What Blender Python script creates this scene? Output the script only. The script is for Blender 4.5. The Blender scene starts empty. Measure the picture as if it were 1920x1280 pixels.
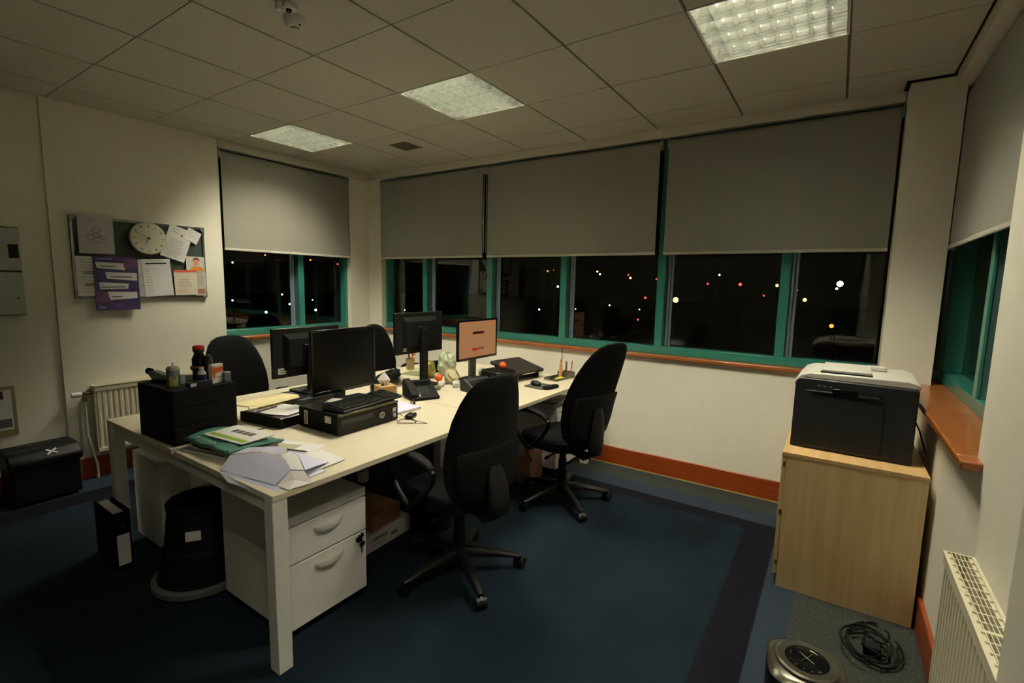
import bpy, bmesh, math, random
from mathutils import Vector, Matrix
random.seed(7)
PI = math.pi
SC = bpy.context.scene
COL = SC.collection

# ---------------------------------------------------------------- camera
F_PX, YAW, PITCH, ROLL = 906.59, 0.5885, -0.1203, 0.0201
CAM = Vector((4.6147, -3.8523, 1.5332))
w_ = Vector((-math.sin(YAW) * math.cos(PITCH), math.cos(YAW) * math.cos(PITCH), math.sin(PITCH)))
rt = w_.cross(Vector((0, 0, 1))).normalized()
up = rt.cross(w_)
r_ = rt * math.cos(ROLL) + up * math.sin(ROLL)
u_ = -rt * math.sin(ROLL) + up * math.cos(ROLL)
cd = bpy.data.cameras.new('camera')
cd.sensor_width = 36.0
cd.lens = F_PX / 1920 * 36.0
cd.clip_start = 0.05
cd.clip_end = 2000
cam = bpy.data.objects.new('camera', cd)
COL.objects.link(cam)
M = Matrix((r_, u_, -w_)).transposed().to_4x4()
M.translation = CAM
cam.matrix_world = M
SC.camera = cam

# ---------------------------------------------------------------- world, exposure
SC.view_settings.view_transform = 'Standard'
SC.view_settings.look = 'None'
SC.view_settings.gamma = 1.0
SC.view_settings.use_curve_mapping = False
SC.view_settings.exposure = 0.0
wd = bpy.data.worlds.new('night_sky')
SC.world = wd
wd.use_nodes = True
bg = wd.node_tree.nodes['Background']
bg.inputs[0].default_value = (0.55, 0.38, 0.22, 1)
bg.inputs[1].default_value = 0.002
TUBE_POWER = 390.0
TUBE_COLOR = (1.0, 0.93, 0.73)

# ---------------------------------------------------------------- materials
def lin(c):
    return tuple(((v / 255) / 12.92 if v <= 10 else (((v / 255) + 0.055) / 1.055) ** 2.4) for v in c)

MATS = {}
def mat(name, rgb, rough=0.6, metal=0.0, noise=0.06, scale=40, bump=0.0, emit=None, coat=0.0, spec=0.5):
    if name in MATS: return MATS[name]
    m = bpy.data.materials.new(name); m.use_nodes = True
    nt = m.node_tree; b = nt.nodes['Principled BSDF']
    b.inputs['Roughness'].default_value = rough
    b.inputs['Metallic'].default_value = metal
    b.inputs['Coat Weight'].default_value = coat
    b.inputs['Specular IOR Level'].default_value = spec
    c = lin(rgb)
    tc = nt.nodes.new('ShaderNodeTexCoord')
    n = nt.nodes.new('ShaderNodeTexNoise'); n.inputs['Scale'].default_value = scale
    n.inputs['Detail'].default_value = 4
    nt.links.new(tc.outputs['Object'], n.inputs['Vector'])
    r = nt.nodes.new('ShaderNodeValToRGB')
    r.color_ramp.elements[0].position = 0.3; r.color_ramp.elements[1].position = 0.7
    r.color_ramp.elements[0].color = (*[v * (1 - noise) for v in c], 1)
    r.color_ramp.elements[1].color = (*[min(1, v * (1 + noise)) for v in c], 1)
    nt.links.new(n.outputs['Fac'], r.inputs['Fac'])
    nt.links.new(r.outputs['Color'], b.inputs['Base Color'])
    if bump:
        bp = nt.nodes.new('ShaderNodeBump'); bp.inputs['Strength'].default_value = bump
        bp.inputs['Distance'].default_value = 0.002
        nt.links.new(n.outputs['Fac'], bp.inputs['Height'])
        nt.links.new(bp.outputs['Normal'], b.inputs['Normal'])
    if emit:
        b.inputs['Emission Color'].default_value = (*emit[0], 1)
        b.inputs['Emission Strength'].default_value = emit[1]
    MATS[name] = m
    return m

def wood(name, c1, c2, scale=(1, 1, 12), rough=0.45, coat=0.1, axis='Z', dist=3.0, wscale=2.0):
    m = bpy.data.materials.new(name); m.use_nodes = True
    nt = m.node_tree; b = nt.nodes['Principled BSDF']
    b.inputs['Roughness'].default_value = rough; b.inputs['Coat Weight'].default_value = coat
    tc = nt.nodes.new('ShaderNodeTexCoord'); mp = nt.nodes.new('ShaderNodeMapping')
    mp.inputs['Scale'].default_value = scale
    n = nt.nodes.new('ShaderNodeTexNoise'); n.inputs['Scale'].default_value = wscale
    n.inputs['Detail'].default_value = 6; n.inputs['Distortion'].default_value = dist * 0.1
    r = nt.nodes.new('ShaderNodeValToRGB')
    r.color_ramp.elements[0].position = 0.3; r.color_ramp.elements[1].position = 0.72
    r.color_ramp.elements[0].color = (*lin(c1), 1); r.color_ramp.elements[1].color = (*lin(c2), 1)
    nt.links.new(tc.outputs['Object'], mp.inputs[0]); nt.links.new(mp.outputs[0], n.inputs['Vector'])
    nt.links.new(n.outputs['Fac'], r.inputs[0]); nt.links.new(r.outputs[0], b.inputs['Base Color'])
    return m

WALL = mat('wall_paint', (237, 233, 217), 0.85, noise=0.02, scale=8, bump=0.05)
TILE = mat('ceiling_tile', (196, 194, 182), 0.95, noise=0.04, scale=120, bump=0.2)
TBAR = mat('ceiling_grid', (120, 108, 88), 0.7)
TRIMW = mat('trim_white', (214, 208, 194), 0.7, noise=0.02)
CARP = mat('carpet_blue', (17, 27, 36), 1.0, noise=0.22, scale=3, bump=0.3, spec=0.1)
CARP_D = mat('carpet_navy', (15, 14, 22), 1.0, noise=0.15, scale=60, bump=0.3, spec=0.1)
CARP_M = mat('carpet_slate', (36, 44, 55), 1.0, noise=0.12, scale=50, bump=0.3, spec=0.1)
CARP_S = mat('carpet_speckle', (46, 48, 46), 1.0, noise=0.45, scale=90, bump=0.4, spec=0.1)
SKIRT = wood('skirting_wood', (128, 52, 16), (158, 72, 26), (2, 2, 30), 0.35, 0.2)
SILL = wood('sill_wood', (142, 80, 36), (170, 102, 52), (3, 3, 20), 0.3, 0.3)
GREEN = mat('green_frame', (54, 132, 118), 0.3, 0.0, noise=0.03, coat=0.4)
ALU = mat('aluminium', (170, 172, 176), 0.25, 0.9, noise=0.02)
REVEAL = mat('mullion_steel', (90, 128, 128), 0.35, 0.5, noise=0.02)
BLIND = mat('blind_fabric', (142, 139, 130), 0.9, noise=0.04, scale=300, bump=0.1)
HEM = mat('hem_bar', (196, 192, 180), 0.5)
WHITE = mat('white_laminate', (226, 222, 212), 0.45, noise=0.01)
DESKT = mat('desk_laminate', (220, 210, 184), 0.42, noise=0.015)
WMET = mat('white_metal', (222, 220, 216), 0.4, noise=0.01)
BLK = mat('black_plastic', (12, 12, 13), 0.5, noise=0.1, spec=0.28)
BLKM = mat('black_matt', (10, 10, 11), 0.7, noise=0.1, spec=0.15)
BLKG = mat('black_gloss', (10, 10, 12), 0.12, noise=0.0)
FAB = mat('black_fabric', (14, 14, 16), 0.95, noise=0.25, scale=260, bump=0.5, spec=0.12)
DGREY = mat('dark_grey_plastic', (42, 44, 50), 0.5, spec=0.3)
MGREY = mat('mid_grey_plastic', (112, 114, 118), 0.5)
LGREY = mat('light_grey_plastic', (196, 194, 184), 0.45, noise=0.02)
PAPER = mat('white_paper', (228, 226, 224), 0.85, noise=0.02)
ENVP = mat('envelope_paper', (214, 215, 242), 0.8, noise=0.02)
INK = mat('grey_ink', (92, 92, 96), 0.8)
LINK = mat('light_ink', (158, 156, 152), 0.8)
YEL = mat('yellow_paper', (222, 206, 70), 0.8)
MAPLE = wood('maple_laminate', (212, 182, 130), (228, 202, 154), (10, 10, 0.7), 0.5, 0.05, wscale=3)
MAPLT = wood('maple_top', (196, 160, 104), (216, 182, 128), (8, 0.8, 8), 0.45, 0.1, wscale=3)
RAD = mat('radiator_enamel', (214, 208, 182), 0.4, noise=0.01)
FELT = mat('board_felt', (58, 66, 60), 0.95, noise=0.1, scale=200)
ORANGE = mat('orange_foam', (232, 92, 26), 0.7)
RED = mat('red_plastic', (190, 26, 26), 0.4)
PURPLE = mat('purple_print', (52, 34, 88), 0.6)
PURPB = mat('blue_print', (40, 44, 92), 0.6)
MAROON = mat('plum_print', (96, 60, 92), 0.6)
BRASS = mat('brass', (140, 112, 60), 0.35, 0.8)
CARD = mat('cardboard', (128, 88, 58), 0.9)
BAGP = mat('brown_paper_bag', (140, 100, 84), 0.9)
TEAL = mat('teal_folder', (88, 138, 124), 0.35, noise=0.05, coat=0.3)
TEALD = mat('dark_teal_folder', (54, 92, 90), 0.35, coat=0.3)
SILVER = mat('silver_plastic', (84, 82, 70), 0.3, 0.7, noise=0.02)
SKIN = mat('photo_skin', (206, 138, 110), 0.7)
TAN = mat('tan_board', (150, 140, 98), 0.85)

def glassmat():
    m = bpy.data.materials.new('window_glass'); m.use_nodes = True
    nt = m.node_tree; b = nt.nodes['Principled BSDF']
    b.inputs['Transmission Weight'].default_value = 1.0
    b.inputs['Roughness'].default_value = 0.0
    b.inputs['IOR'].default_value = 1.45
    b.inputs['Base Color'].default_value = (0.93, 0.97, 0.95, 1)
    return m
GLASS = glassmat()
def clearplastic():
    m = bpy.data.materials.new('clear_plastic'); m.use_nodes = True
    b = m.node_tree.nodes['Principled BSDF']
    b.inputs['Transmission Weight'].default_value = 0.75
    b.inputs['Roughness'].default_value = 0.15
    b.inputs['IOR'].default_value = 1.3
    b.inputs['Base Color'].default_value = (0.75, 0.78, 0.72, 1)
    return m
CLEAR = clearplastic()
def emat(name, col, s):
    m = bpy.data.materials.new(name); m.use_nodes = True
    nt = m.node_tree; nt.nodes.clear()
    e = nt.nodes.new('ShaderNodeEmission'); o = nt.nodes.new('ShaderNodeOutputMaterial')
    e.inputs[0].default_value = (*col, 1); e.inputs[1].default_value = s
    nt.links.new(e.outputs[0], o.inputs[0])
    return m
TUBE = emat('fluorescent_tube', TUBE_COLOR, TUBE_POWER)
STRIP = mat('streak_steel', (176, 194, 214), 0.42, 0.65, noise=0.0)  # pale metal for the ribs that stand in for reflected light streaks
TUBE_OFF = mat('unlit_tube', (226, 224, 214), 0.3)
LOUV = mat('louvre_aluminium', (206, 210, 200), 0.13, 0.97, noise=0.0)
PAN = mat('reflector_pan', (210, 208, 196), 0.5, 0.3, noise=0.02)

# ---------------------------------------------------------------- mesh builder
class MB:
    def __init__(s):
        s.v = []; s.f = []; s.mi = []; s.mats = []; s.M = None; s.cur = 0
    def use(s, m):
        if m not in s.mats: s.mats.append(m)
        s.cur = s.mats.index(m); return s
    def xf(s, M=None):
        s.M = M; return s
    def add(s, vs, fs):
        o = len(s.v)
        for p in vs:
            p = Vector(p)
            if s.M is not None: p = s.M @ p
            s.v.append(p)
        for f in fs:
            s.f.append([i + o for i in f]); s.mi.append(s.cur)
        return s
    def box(s, x0, x1, y0, y1, z0, z1):
        if x0 > x1: x0, x1 = x1, x0
        if y0 > y1: y0, y1 = y1, y0
        if z0 > z1: z0, z1 = z1, z0
        return s.add([(x0, y0, z0), (x1, y0, z0), (x1, y1, z0), (x0, y1, z0), (x0, y0, z1), (x1, y0, z1), (x1, y1, z1), (x0, y1, z1)],
              [(0, 3, 2, 1), (4, 5, 6, 7), (0, 1, 5, 4), (1, 2, 6, 5), (2, 3, 7, 6), (3, 0, 4, 7)])
    def ring_surface(s, rings, cap=True, closed=True):
        n = len(rings[0]); vs = [p for r in rings for p in r]; fs = []
        for i in range(len(rings) - 1):
            for j in range(n if closed else n - 1):
                a = i * n + j; b = i * n + (j + 1) % n
                fs.append((a, b, b + n, a + n))
        if cap and closed:
            fs.append(tuple(range(n - 1, -1, -1))); fs.append(tuple(range((len(rings) - 1) * n, len(rings) * n)))
        return s.add(vs, fs)
    def cyl(s, p0, p1, r0, r1=None, n=16):
        if r1 is None: r1 = r0
        p0 = Vector(p0); p1 = Vector(p1); d = (p1 - p0).normalized()
        a = d.orthogonal().normalized(); b = d.cross(a)
        rings = [[p + (a * math.cos(2 * PI * k / n) + b * math.sin(2 * PI * k / n)) * r for k in range(n)] for p, r in ((p0, r0), (p1, r1))]
        return s.ring_surface(rings)
    def tube(s, pts, r, n=8, flat=1.0):
        pts = [Vector(p) for p in pts]; rings = []
        up0 = None
        for i, p in enumerate(pts):
            d = (pts[min(i + 1, len(pts) - 1)] - pts[max(i - 1, 0)]).normalized()
            if up0 is None:
                up0 = Vector((0, 0, 1)) if abs(d.z) < 0.9 else Vector((0, 1, 0))
            a = d.cross(up0)
            if a.length < 1e-3: a = d.orthogonal()
            a.normalize(); b = a.cross(d).normalized(); up0 = b
            rr = r[i] if isinstance(r, (list, tuple)) else r
            rings.append([p + (a * math.cos(2 * PI * k / n) + b * math.sin(2 * PI * k / n) * flat) * rr for k in range(n)])
        return s.ring_surface(rings)
    def lathe(s, prof, c=(0, 0, 0), n=24, sx=1.0, sy=1.0):
        rings = [[(c[0] + r * sx * math.cos(2 * PI * k / n), c[1] + r * sy * math.sin(2 * PI * k / n), c[2] + z) for k in range(n)] for r, z in prof]
        return s.ring_surface(rings)
    def prism(s, poly, axis, a, b):
        def P(q, t):
            if axis == 'x': return (t, q[0], q[1])
            if axis == 'y': return (q[0], t, q[1])
            return (q[0], q[1], t)
        n = len(poly)
        vs = [P(q, a) for q in poly] + [P(q, b) for q in poly]
        fs = [(i, (i + 1) % n, (i + 1) % n + n, i + n) for i in range(n)]
        fs += [tuple(range(n - 1, -1, -1)), tuple(range(n, 2 * n))]
        return s.add(vs, fs)
    def sheet(s, fn, nu, nv, t=0.0006):
        # a thin double-sided curved sheet: fn(u, v) -> point, thickness t upwards
        top = [Vector(fn(i / nu, j / nv)) for i in range(nu + 1) for j in range(nv + 1)]
        vs = top + [p - Vector((0, 0, t)) for p in top]; N = len(top); fs = []
        def I(i, j): return i * (nv + 1) + j
        for i in range(nu):
            for j in range(nv):
                a, b, c, d = I(i, j), I(i + 1, j), I(i + 1, j + 1), I(i, j + 1)
                fs += [(a, b, c, d), (a + N, d + N, c + N, b + N)]
        for i in range(nu):
            fs += [(I(i, 0), I(i, 0) + N, I(i + 1, 0) + N, I(i + 1, 0)), (I(i, nv), I(i + 1, nv), I(i + 1, nv) + N, I(i, nv) + N)]
        for j in range(nv):
            fs += [(I(0, j), I(0, j + 1), I(0, j + 1) + N, I(0, j) + N), (I(nu, j), I(nu, j) + N, I(nu, j + 1) + N, I(nu, j + 1))]
        return s.add(vs, fs)
    def build(s, name, m=None, parent=None, bevel=0.0, smooth=False, seg=2, sub=0):
        me = bpy.data.meshes.new(name)
        me.from_pydata([tuple(p) for p in s.v], [], s.f)
        if s.mats:
            for mm in s.mats: me.materials.append(mm)
            for p, i in zip(me.polygons, s.mi): p.material_index = i
        elif m: me.materials.append(m)
        bm = bmesh.new(); bm.from_mesh(me); bmesh.ops.recalc_face_normals(bm, faces=bm.faces); bm.to_mesh(me); bm.free()
        o = bpy.data.objects.new(name, me); COL.objects.link(o)
        if parent is not None: o.parent = parent
        if bevel:
            md = o.modifiers.new('bevel', 'BEVEL'); md.width = bevel; md.segments = seg; md.limit_method = 'ANGLE'; md.angle_limit = math.radians(40)
            smooth = True if smooth is not None else False
        if sub:
            md = o.modifiers.new('sub', 'SUBSURF'); md.levels = sub; md.render_levels = sub
            smooth = True
        if smooth:
            for p in me.polygons: p.use_smooth = True
            if not sub:
                try: me.set_sharp_from_angle(angle=math.radians(35))
                except Exception: pass
        return o

def tag(o, label, cat, group=None, kind=None):
    o['label'] = label; o['category'] = cat
    if group: o['group'] = group
    if kind: o['kind'] = kind
    return o
def thing(name, label, cat, loc=(0, 0, 0), rz=0, group=None):
    o = bpy.data.objects.new(name, None); COL.objects.link(o)
    o.empty_display_size = 0.1
    o.location = loc; o.rotation_euler = (0, 0, rz)
    return tag(o, label, cat, group)
def solo(name, mb, m, label, cat, loc=(0, 0, 0), rz=0, group=None, **kw):
    o = mb.build(name, m, None, **kw); o.location = loc; o.rotation_euler = (0, 0, rz)
    return tag(o, label, cat, group)
def struct(name, mb, m=None, parent=None, **kw):
    o = mb.build(name, m, parent, **kw)
    if parent is None: o['kind'] = 'structure'
    return o
def sempty(name):
    o = bpy.data.objects.new(name, None); COL.objects.link(o); o['kind'] = 'structure'; return o
def dup(root, loc, rz, label, group=None):
    r = root.copy(); COL.objects.link(r); r.location = loc; r.rotation_euler = (0, 0, rz); r['label'] = label
    if group: r['group'] = group
    for ch in list(root.children):
        c = ch.copy(); COL.objects.link(c); c.parent = r
        for g in list(ch.children):
            d = g.copy(); COL.objects.link(d); d.parent = c
    return r
def arc(cx, cy, r, a0, a1, n):
    return [(cx + r * math.cos(a0 + (a1 - a0) * k / n), cy + r * math.sin(a0 + (a1 - a0) * k / n)) for k in range(n + 1)]
def rrect(x0, x1, y0, y1, r, n=5):
    return arc(x1 - r, y1 - r, r, 0, PI / 2, n) + arc(x0 + r, y1 - r, r, PI / 2, PI, n) + arc(x0 + r, y0 + r, r, PI, 1.5 * PI, n) + arc(x1 - r, y0 + r, r, 1.5 * PI, 2 * PI, n)
# ================================================================ ROOM SHELL
H = 2.73
YR = -6.2      # rear wall
GX, GY = 2.1596, -0.954   # ceiling grid origin
# floor: one mesh, carpet bands as material regions
def band_floor():
    mb = MB()
    xs = [-0.12, 0.30, 0.50, 4.246, 4.42, 4.555, 5.35]
    ys = [YR - 0.1, -0.56, -0.43, -0.25, 0.12]
    def m_of(i, j):
        # i index of x cell, j index of y cell
        colm = [CARP_S, CARP_D, CARP, CARP_D, CARP_M, CARP_S][i]
        row = [None, CARP_D, CARP_M, CARP_S][j]
        if i == 0: return CARP_M if j < 2 else CARP_S
        if i == 5: return CARP_S
        if j == 0: return colm
        if j == 3: return CARP_S
        if j == 2: return CARP_M
        return CARP_D if i < 4 else CARP_M
    for i in range(len(xs) - 1):
        for j in range(len(ys) - 1):
            mb.use(m_of(i, j))
            mb.add([(xs[i], ys[j], 0), (xs[i + 1], ys[j], 0), (xs[i + 1], ys[j + 1], 0), (xs[i], ys[j + 1], 0)], [(0, 1, 2, 3)])
    mb.box(-0.12, 5.35, YR - 0.1, 0.12, -0.1, -0.005)
    return mb
struct('floor', band_floor())

# ceiling: tiles with shadow gaps, openings for three luminaires
LIGHTS = [(-3, 'left'), (0, 'middle'), (3, 'right')]
mb = MB(); mb.use(TILE)
XC = 5.05
i0 = -4
for i in range(-4, 6):
    for j in range(-2, 10):
        x0 = GX + 0.6 * i; x1 = x0 + 0.6; y1 = GY - 0.6 * (j - 0); y0 = y1 - 0.6
        if (j == 0 and i in (-3, 0, 3)) or (j == 4 and i == 3): continue
        a = max(x0 + 0.007, 0.0); b = min(x1 - 0.007, XC)
        c = max(y0 + 0.003, YR); d = min(y1 - 0.003, -0.0)
        if b - a < 0.01 or d - c < 0.01: continue
        mb.box(a, b, c, d, H, H + 0.015)
mb.use(TBAR)
for i in range(-4, 6):
    x = GX + 0.6 * i
    if 0 < x < XC: mb.box(x - 0.012, x + 0.012, YR, 0, H + 0.009, H + 0.016)
for j in range(-2, 10):
    y = GY - 0.6 * j
    if YR < y < 0: mb.box(0, XC, y - 0.012, y + 0.012, H + 0.006, H + 0.0165)
struct('ceiling', mb)
mb = MB().box(-0.3, 5.4, YR - 0.1, 0.3, H + 0.16, H + 0.26)
struct('ceiling_slab', mb, TILE)

# left wall: noticeboard part, recessed strip nearer the camera, apron under the window
struct('wall_left', MB().box(-0.2, 0, -2.79, -1.645, 0, H + 0.1).box(-0.2, -0.018, YR, -2.79, 0, H + 0.1)
       .box(-0.2, 0, -1.645, -0.27, 0, 0.955).box(-0.2, 0, -0.27, 0.2, 0, H + 0.1), WALL)
struct('trim_1', MB().box(-0.05, 0.018, -1.645, 0.018, 2.66, 2.73).box(-0.2, -0.0, -1.645, -0.27, 2.73, 2.83), TRIMW, bevel=0.004)
# back wall
struct('wall_back', MB().box(-0.0, 5.3, 0, 0.2, 0, 0.955).box(0, 0.21, 0, 0.2, 0.955, H + 0.1), WALL)
struct('trim_2', MB().box(0.018, 4.86, -0.018, 0.05, 2.66, 2.73).box(0.0, 5.3, 0.0, 0.2, 2.73, 2.83).box(4.86, 5.3, -0.0, 0.05, 2.66, 2.73), TRIMW, bevel=0.004)
struct('wall_rear', MB().box(-0.2, 5.3, YR - 0.2, YR, 0, H + 0.1), WALL)
# right wall
struct('wall_right', MB().box(5.05, 5.3, -1.68, 0.0, 0, 0.955).box(5.05, 5.3, -2.72, -1.68, 0, H + 0.1)
       .box(4.905, 5.3, YR, -2.72, 0, H + 0.1), WALL)
struct('trim_3', MB().box(5.065, 5.16, -1.68, 0.0, 2.66, 2.73).box(5.065, 5.3, -2.8, 0.0, 2.73, 2.83), TRIMW, bevel=0.004)
struct('trim_4', MB().box(5.05, 5.065, -2.8, 0.0, 2.745, 2.83), BLKM)
# corner column
struct('wall_column', MB().box(4.865, 5.115, -0.15, 0.03, 0, H - 0.012), WALL, bevel=0.003)
struct('trim_5', MB().box(4.845, 5.05, -0.158, -0.002, H - 0.012, H - 0.0005), BLKM)

# skirtings
struct('baseboard_back', MB().box(0.0, 5.05, -0.018, 0, 0.0, 0.155), SKIRT, bevel=0.004)
struct('baseboard_left', MB().box(0, 0.018, -2.79, -0.018, 0, 0.155).box(-0.018, 0.0, YR, -2.79, 0, 0.155), SKIRT, bevel=0.004)
struct('baseboard_right', MB().box(5.032, 5.05, -2.72, -0.018, 0, 0.155), SKIRT, bevel=0.004)
struct('trim_6', MB().box(1.2, 4.45, -0.024, -0.018, 0.0, 0.008), mat('floor_seal', (150, 140, 90), 0.6))

# ================================================================ WINDOWS
def window(name, axis, plane, a0, a1, mulls, sign, z0=0.985, z1=2.66):
    """glazed wall in plane x=plane or y=plane; sign points outdoors"""
    w = sempty(name)
    g = plane
    def B(mb, u0, u1, d0, d1, zz0, zz1):
        if axis == 'y': mb.box(u0, u1, g + sign * d0, g + sign * d1, zz0, zz1)
        else: mb.box(g + sign * d0, g + sign * d1, u0, u1, zz0, zz1)
    mb = MB()
    B(mb, a0, a1, -0.035, 0.07, z0, z0 + 0.06)
    B(mb, a0, a1, -0.035, 0.07, z1 - 0.05, z1)
    B(mb, a0, a0 + 0.03, -0.035, 0.07, z0 + 0.06, z1 - 0.05)
    B(mb, a1 - 0.03, a1, -0.035, 0.07, z0 + 0.06, z1 - 0.05)
    mb.build('window_frame', GREEN, w, bevel=0.003)
    for m in mulls:
        mm = MB(); mm.use(GREEN); B(mm, m - 0.031, m + 0.031, -0.035, -0.022, z0 + 0.06, z1 - 0.05)
        mm.use(REVEAL); B(mm, m - 0.028, m + 0.028, -0.0218, 0.07, z0 + 0.06, z1 - 0.05)
        mm.build('mullion', None, w, bevel=0.002)
    ed = [a0 + 0.03] + [x for m in mulls for x in (m - 0.028, m + 0.028)] + [a1 - 0.03]
    for k in range(0, len(ed), 2):
        p = MB(); B(p, ed[k], ed[k + 1], 0.056, 0.062, z0 + 0.06, z1 - 0.05)
        p.build('pane', GLASS, w)
    # metal ribs added beside every mullion, paired and rounded to imitate bright reflected streaks
    if axis == 'y': T = lambda a, d: (a, g + sign * d)
    else: T = lambda a, d: (g + sign * d, a)
    side = 1 if axis == 'y' else -1
    for m in mulls:
        for e in (0.0290, 0.0530):
            n_ = 8; hw_ = 0.0110; c_ = m + side * (e + hw_)
            pr = [T(c_ - hw_, 0.0555)] + [T(c_ + hw_ * math.cos(PI - PI * k / n_), 0.050 - 0.010 * math.sin(PI * k / n_)) for k in range(n_ + 1)] + [T(c_ + hw_, 0.0555)]
            q = MB().prism(pr, 'z', z0 + 0.0605, z1 - 0.0505)
            q.build('streak_rib', STRIP, w, smooth=True)
    return w
window('window_1', 'x', -0.09, -1.645, -0.27, [-0.845], -1)
window('window_2', 'y', 0.09, 0.21, 5.20, [0.84, 1.72, 2.55, 3.43, 4.30], 1)
window('window_3', 'x', 5.215, -1.68, 0.05, [-0.82], 1)
struct('trim_7', MB().box(-0.165, 0.028, -1.665, -0.25, 0.955, 0.985), SILL, bevel=0.006)
struct('trim_8', MB().box(0.19, 4.865, -0.028, 0.165, 0.955, 0.985).box(4.865, 5.3, 0.03, 0.165, 0.955, 0.985), SILL, bevel=0.006)
struct('trim_9', MB().box(4.995, 5.3, -1.76, -1.68, 0.955, 0.985).box(4.995, 5.3, -1.68, -0.15, 0.955, 0.985).box(5.115, 5.3, -0.15, 0.03, 0.955, 0.985), SILL, bevel=0.006)

# roller blinds
def blind(label, axis, plane, a0, a1, zb, sign, chain=None, zt=2.655):
    o = thing('roller_blind', label, 'blind', (0, 0, 0), 0, None)
    def P(mb, u0, u1, d0, d1, z0, z1):
        if axis == 'y': mb.box(u0, u1, plane + sign * d0, plane + sign * d1, z0, z1)
        else: mb.box(plane + sign * d0, plane + sign * d1, u0, u1, z0, z1)
    # roll with cloth wound round it
    c = plane; zr = zt - 0.045
    m = MB()
    p0 = (a0, c, zr) if axis == 'y' else (c, a0, zr); p1 = (a1, c, zr) if axis == 'y' else (c, a1, zr)
    m.cyl(p0, p1, 0.03, n=20); m.build('roller', BLIND, o, smooth=True)
    m = MB(); P(m, a0 + 0.004, a1 - 0.004, -0.030, -0.028, zb + 0.02, zr); m.build('blind_fabric', BLIND, o)
    m = MB(); P(m, a0 + 0.002, a1 - 0.002, -0.035, -0.023, zb, zb + 0.022); m.build('hem_bar', HEM, o, bevel=0.003)
    for e in (a0 - 0.004, a1 + 0.001):
        m = MB(); P(m, e, e + 0.003, -0.034, 0.03, zr - 0.034, zr + 0.034); m.build('bracket', WMET, o)
    if chain is not None:
        m = MB(); cc = chain
        for dd in (-0.036, 0.004):
            p0 = (cc, plane + sign * dd, zr) if axis == 'y' else (plane + sign * dd, cc, zr)
            p1 = (cc, plane + sign * dd, zb + 0.05) if axis == 'y' else (plane + sign * dd, cc, zb + 0.05)
            m.cyl(p0, p1, 0.0025, n=6)
        m.build('chain', WMET, o)
    return o
blind('grey roller blind on the left wall window, beside the noticeboard wall', 'x', 0.0 - 0.012, -1.635, -0.285, 1.775, -1)
blind('narrow grey roller blind nearest the left room corner on the back wall', 'y', 0.012, 0.22, 1.685, 1.775, 1, chain=1.70)
blind('grey roller blind in the middle of the back wall, between two green posts', 'y', 0.012, 1.735, 3.395, 1.775, 1)
blind('wide grey roller blind on the back wall, right up to the corner column', 'y', 0.012, 3.455, 4.852, 1.775, 1)
blind('grey roller blind over the window in the right wall', 'x', 5.150, -1.67, -0.03, 1.775, 1)
blind('sliver of grey blind behind the corner column', 'y', 0.028, 5.125, 5.170, 1.775, 1, zt=2.655)
# steel catch on the green post between the two left blinds
solo('blind_cord_connector', MB().cyl((1.70, -0.03, 2.10), (1.70, -0.03, 2.118), 0.006, n=10).cyl((1.70, -0.03, 2.128), (1.70, -0.03, 2.146), 0.006, n=10), WMET,
     'tiny white cord connector hanging in the gap beside the narrow back blind', 'cord connector', smooth=True)

# ================================================================ LUMINAIRES
def luminaire(label, i, j=0, lit=(0, 1, 2, 3)):
    cx = GX + 0.6 * i + 0.3; cy = GY - 0.3 - 0.6 * j
    o = thing('ceiling_light', label, 'ceiling light', (cx, cy, H), 0, None)
    w = 0.292
    m = MB()
    m.box(-w, w, -w, w, 0.14, 0.145)
    for s in (-1, 1):
        m.box(s * w - 0.002, s * w + 0.002, -w, w, 0.0, 0.14); m.box(-w, w, s * w - 0.002, s * w + 0.002, 0.0, 0.14)
    m.build('reflector_pan', PAN, o)
    m = MB()
    for s in (-1, 1):
        m.box(s * 0.2965 - 0.0035, s * 0.2965 + 0.0035, -0.3, 0.3, -0.003, 0.016); m.box(-0.293, 0.293, s * 0.2965 - 0.0035, s * 0.2965 + 0.0035, -0.003, 0.016)
    m.build('frame', WMET, o)
    # parabolic louvre: lengthwise and cross blades, thin at the open lower edge and wide at the top
    m = MB(); L = 0.288
    def vb(axis, c, bot, top, z0, z1, lo, hi, side=0, n=6):
        pr = [(bot + (top - bot) * (k / n) ** 1.6, z0 + (z1 - z0) * k / n) for k in range(n + 1)]
        l_ = [(c - (0 if side == 1 else a), z) for a, z in pr]; r2 = [(c + (0 if side == -1 else a), z) for a, z in reversed(pr)]
        m.prism(l_ + r2, 'x' if axis == 'x' else 'y', lo, hi)
    pit = 2 * L / 4
    for k in (-1, 0, 1): vb('x', k * pit, 0.0008, 0.030, 0.003, 0.080, -L, L)
    for s in (-1, 1):
        vb('x', s * (L + 0.001), 0.001, 0.030, 0.003, 0.080, -L, L, -s); vb('y', s * (L + 0.001), 0.001, 0.012, 0.003, 0.060, -L, L, -s)
    for k in range(1, 8): vb('y', -L + k * 2 * L / 8, 0.0006, 0.012, 0.003, 0.050, -L, L)
    m.build('louvre', LOUV, o)
    for k in range(4):
        y = -L + (k + 0.5) * pit
        m = MB().cyl((-0.272, y, 0.100), (0.272, y, 0.100), 0.013, n=12)
        m.build('tube', TUBE if k in lit else TUBE_OFF, o)
    return o
luminaire('square louvred ceiling light farthest left, over the left window', -3)
luminaire('square louvred ceiling light in the middle, over the desks', 0)
luminaire('square louvred ceiling light nearest the camera, at the upper right edge', 3)
luminaire('square louvred ceiling light behind the camera position, two tubes out', 3, 4, (1, 2))

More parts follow.
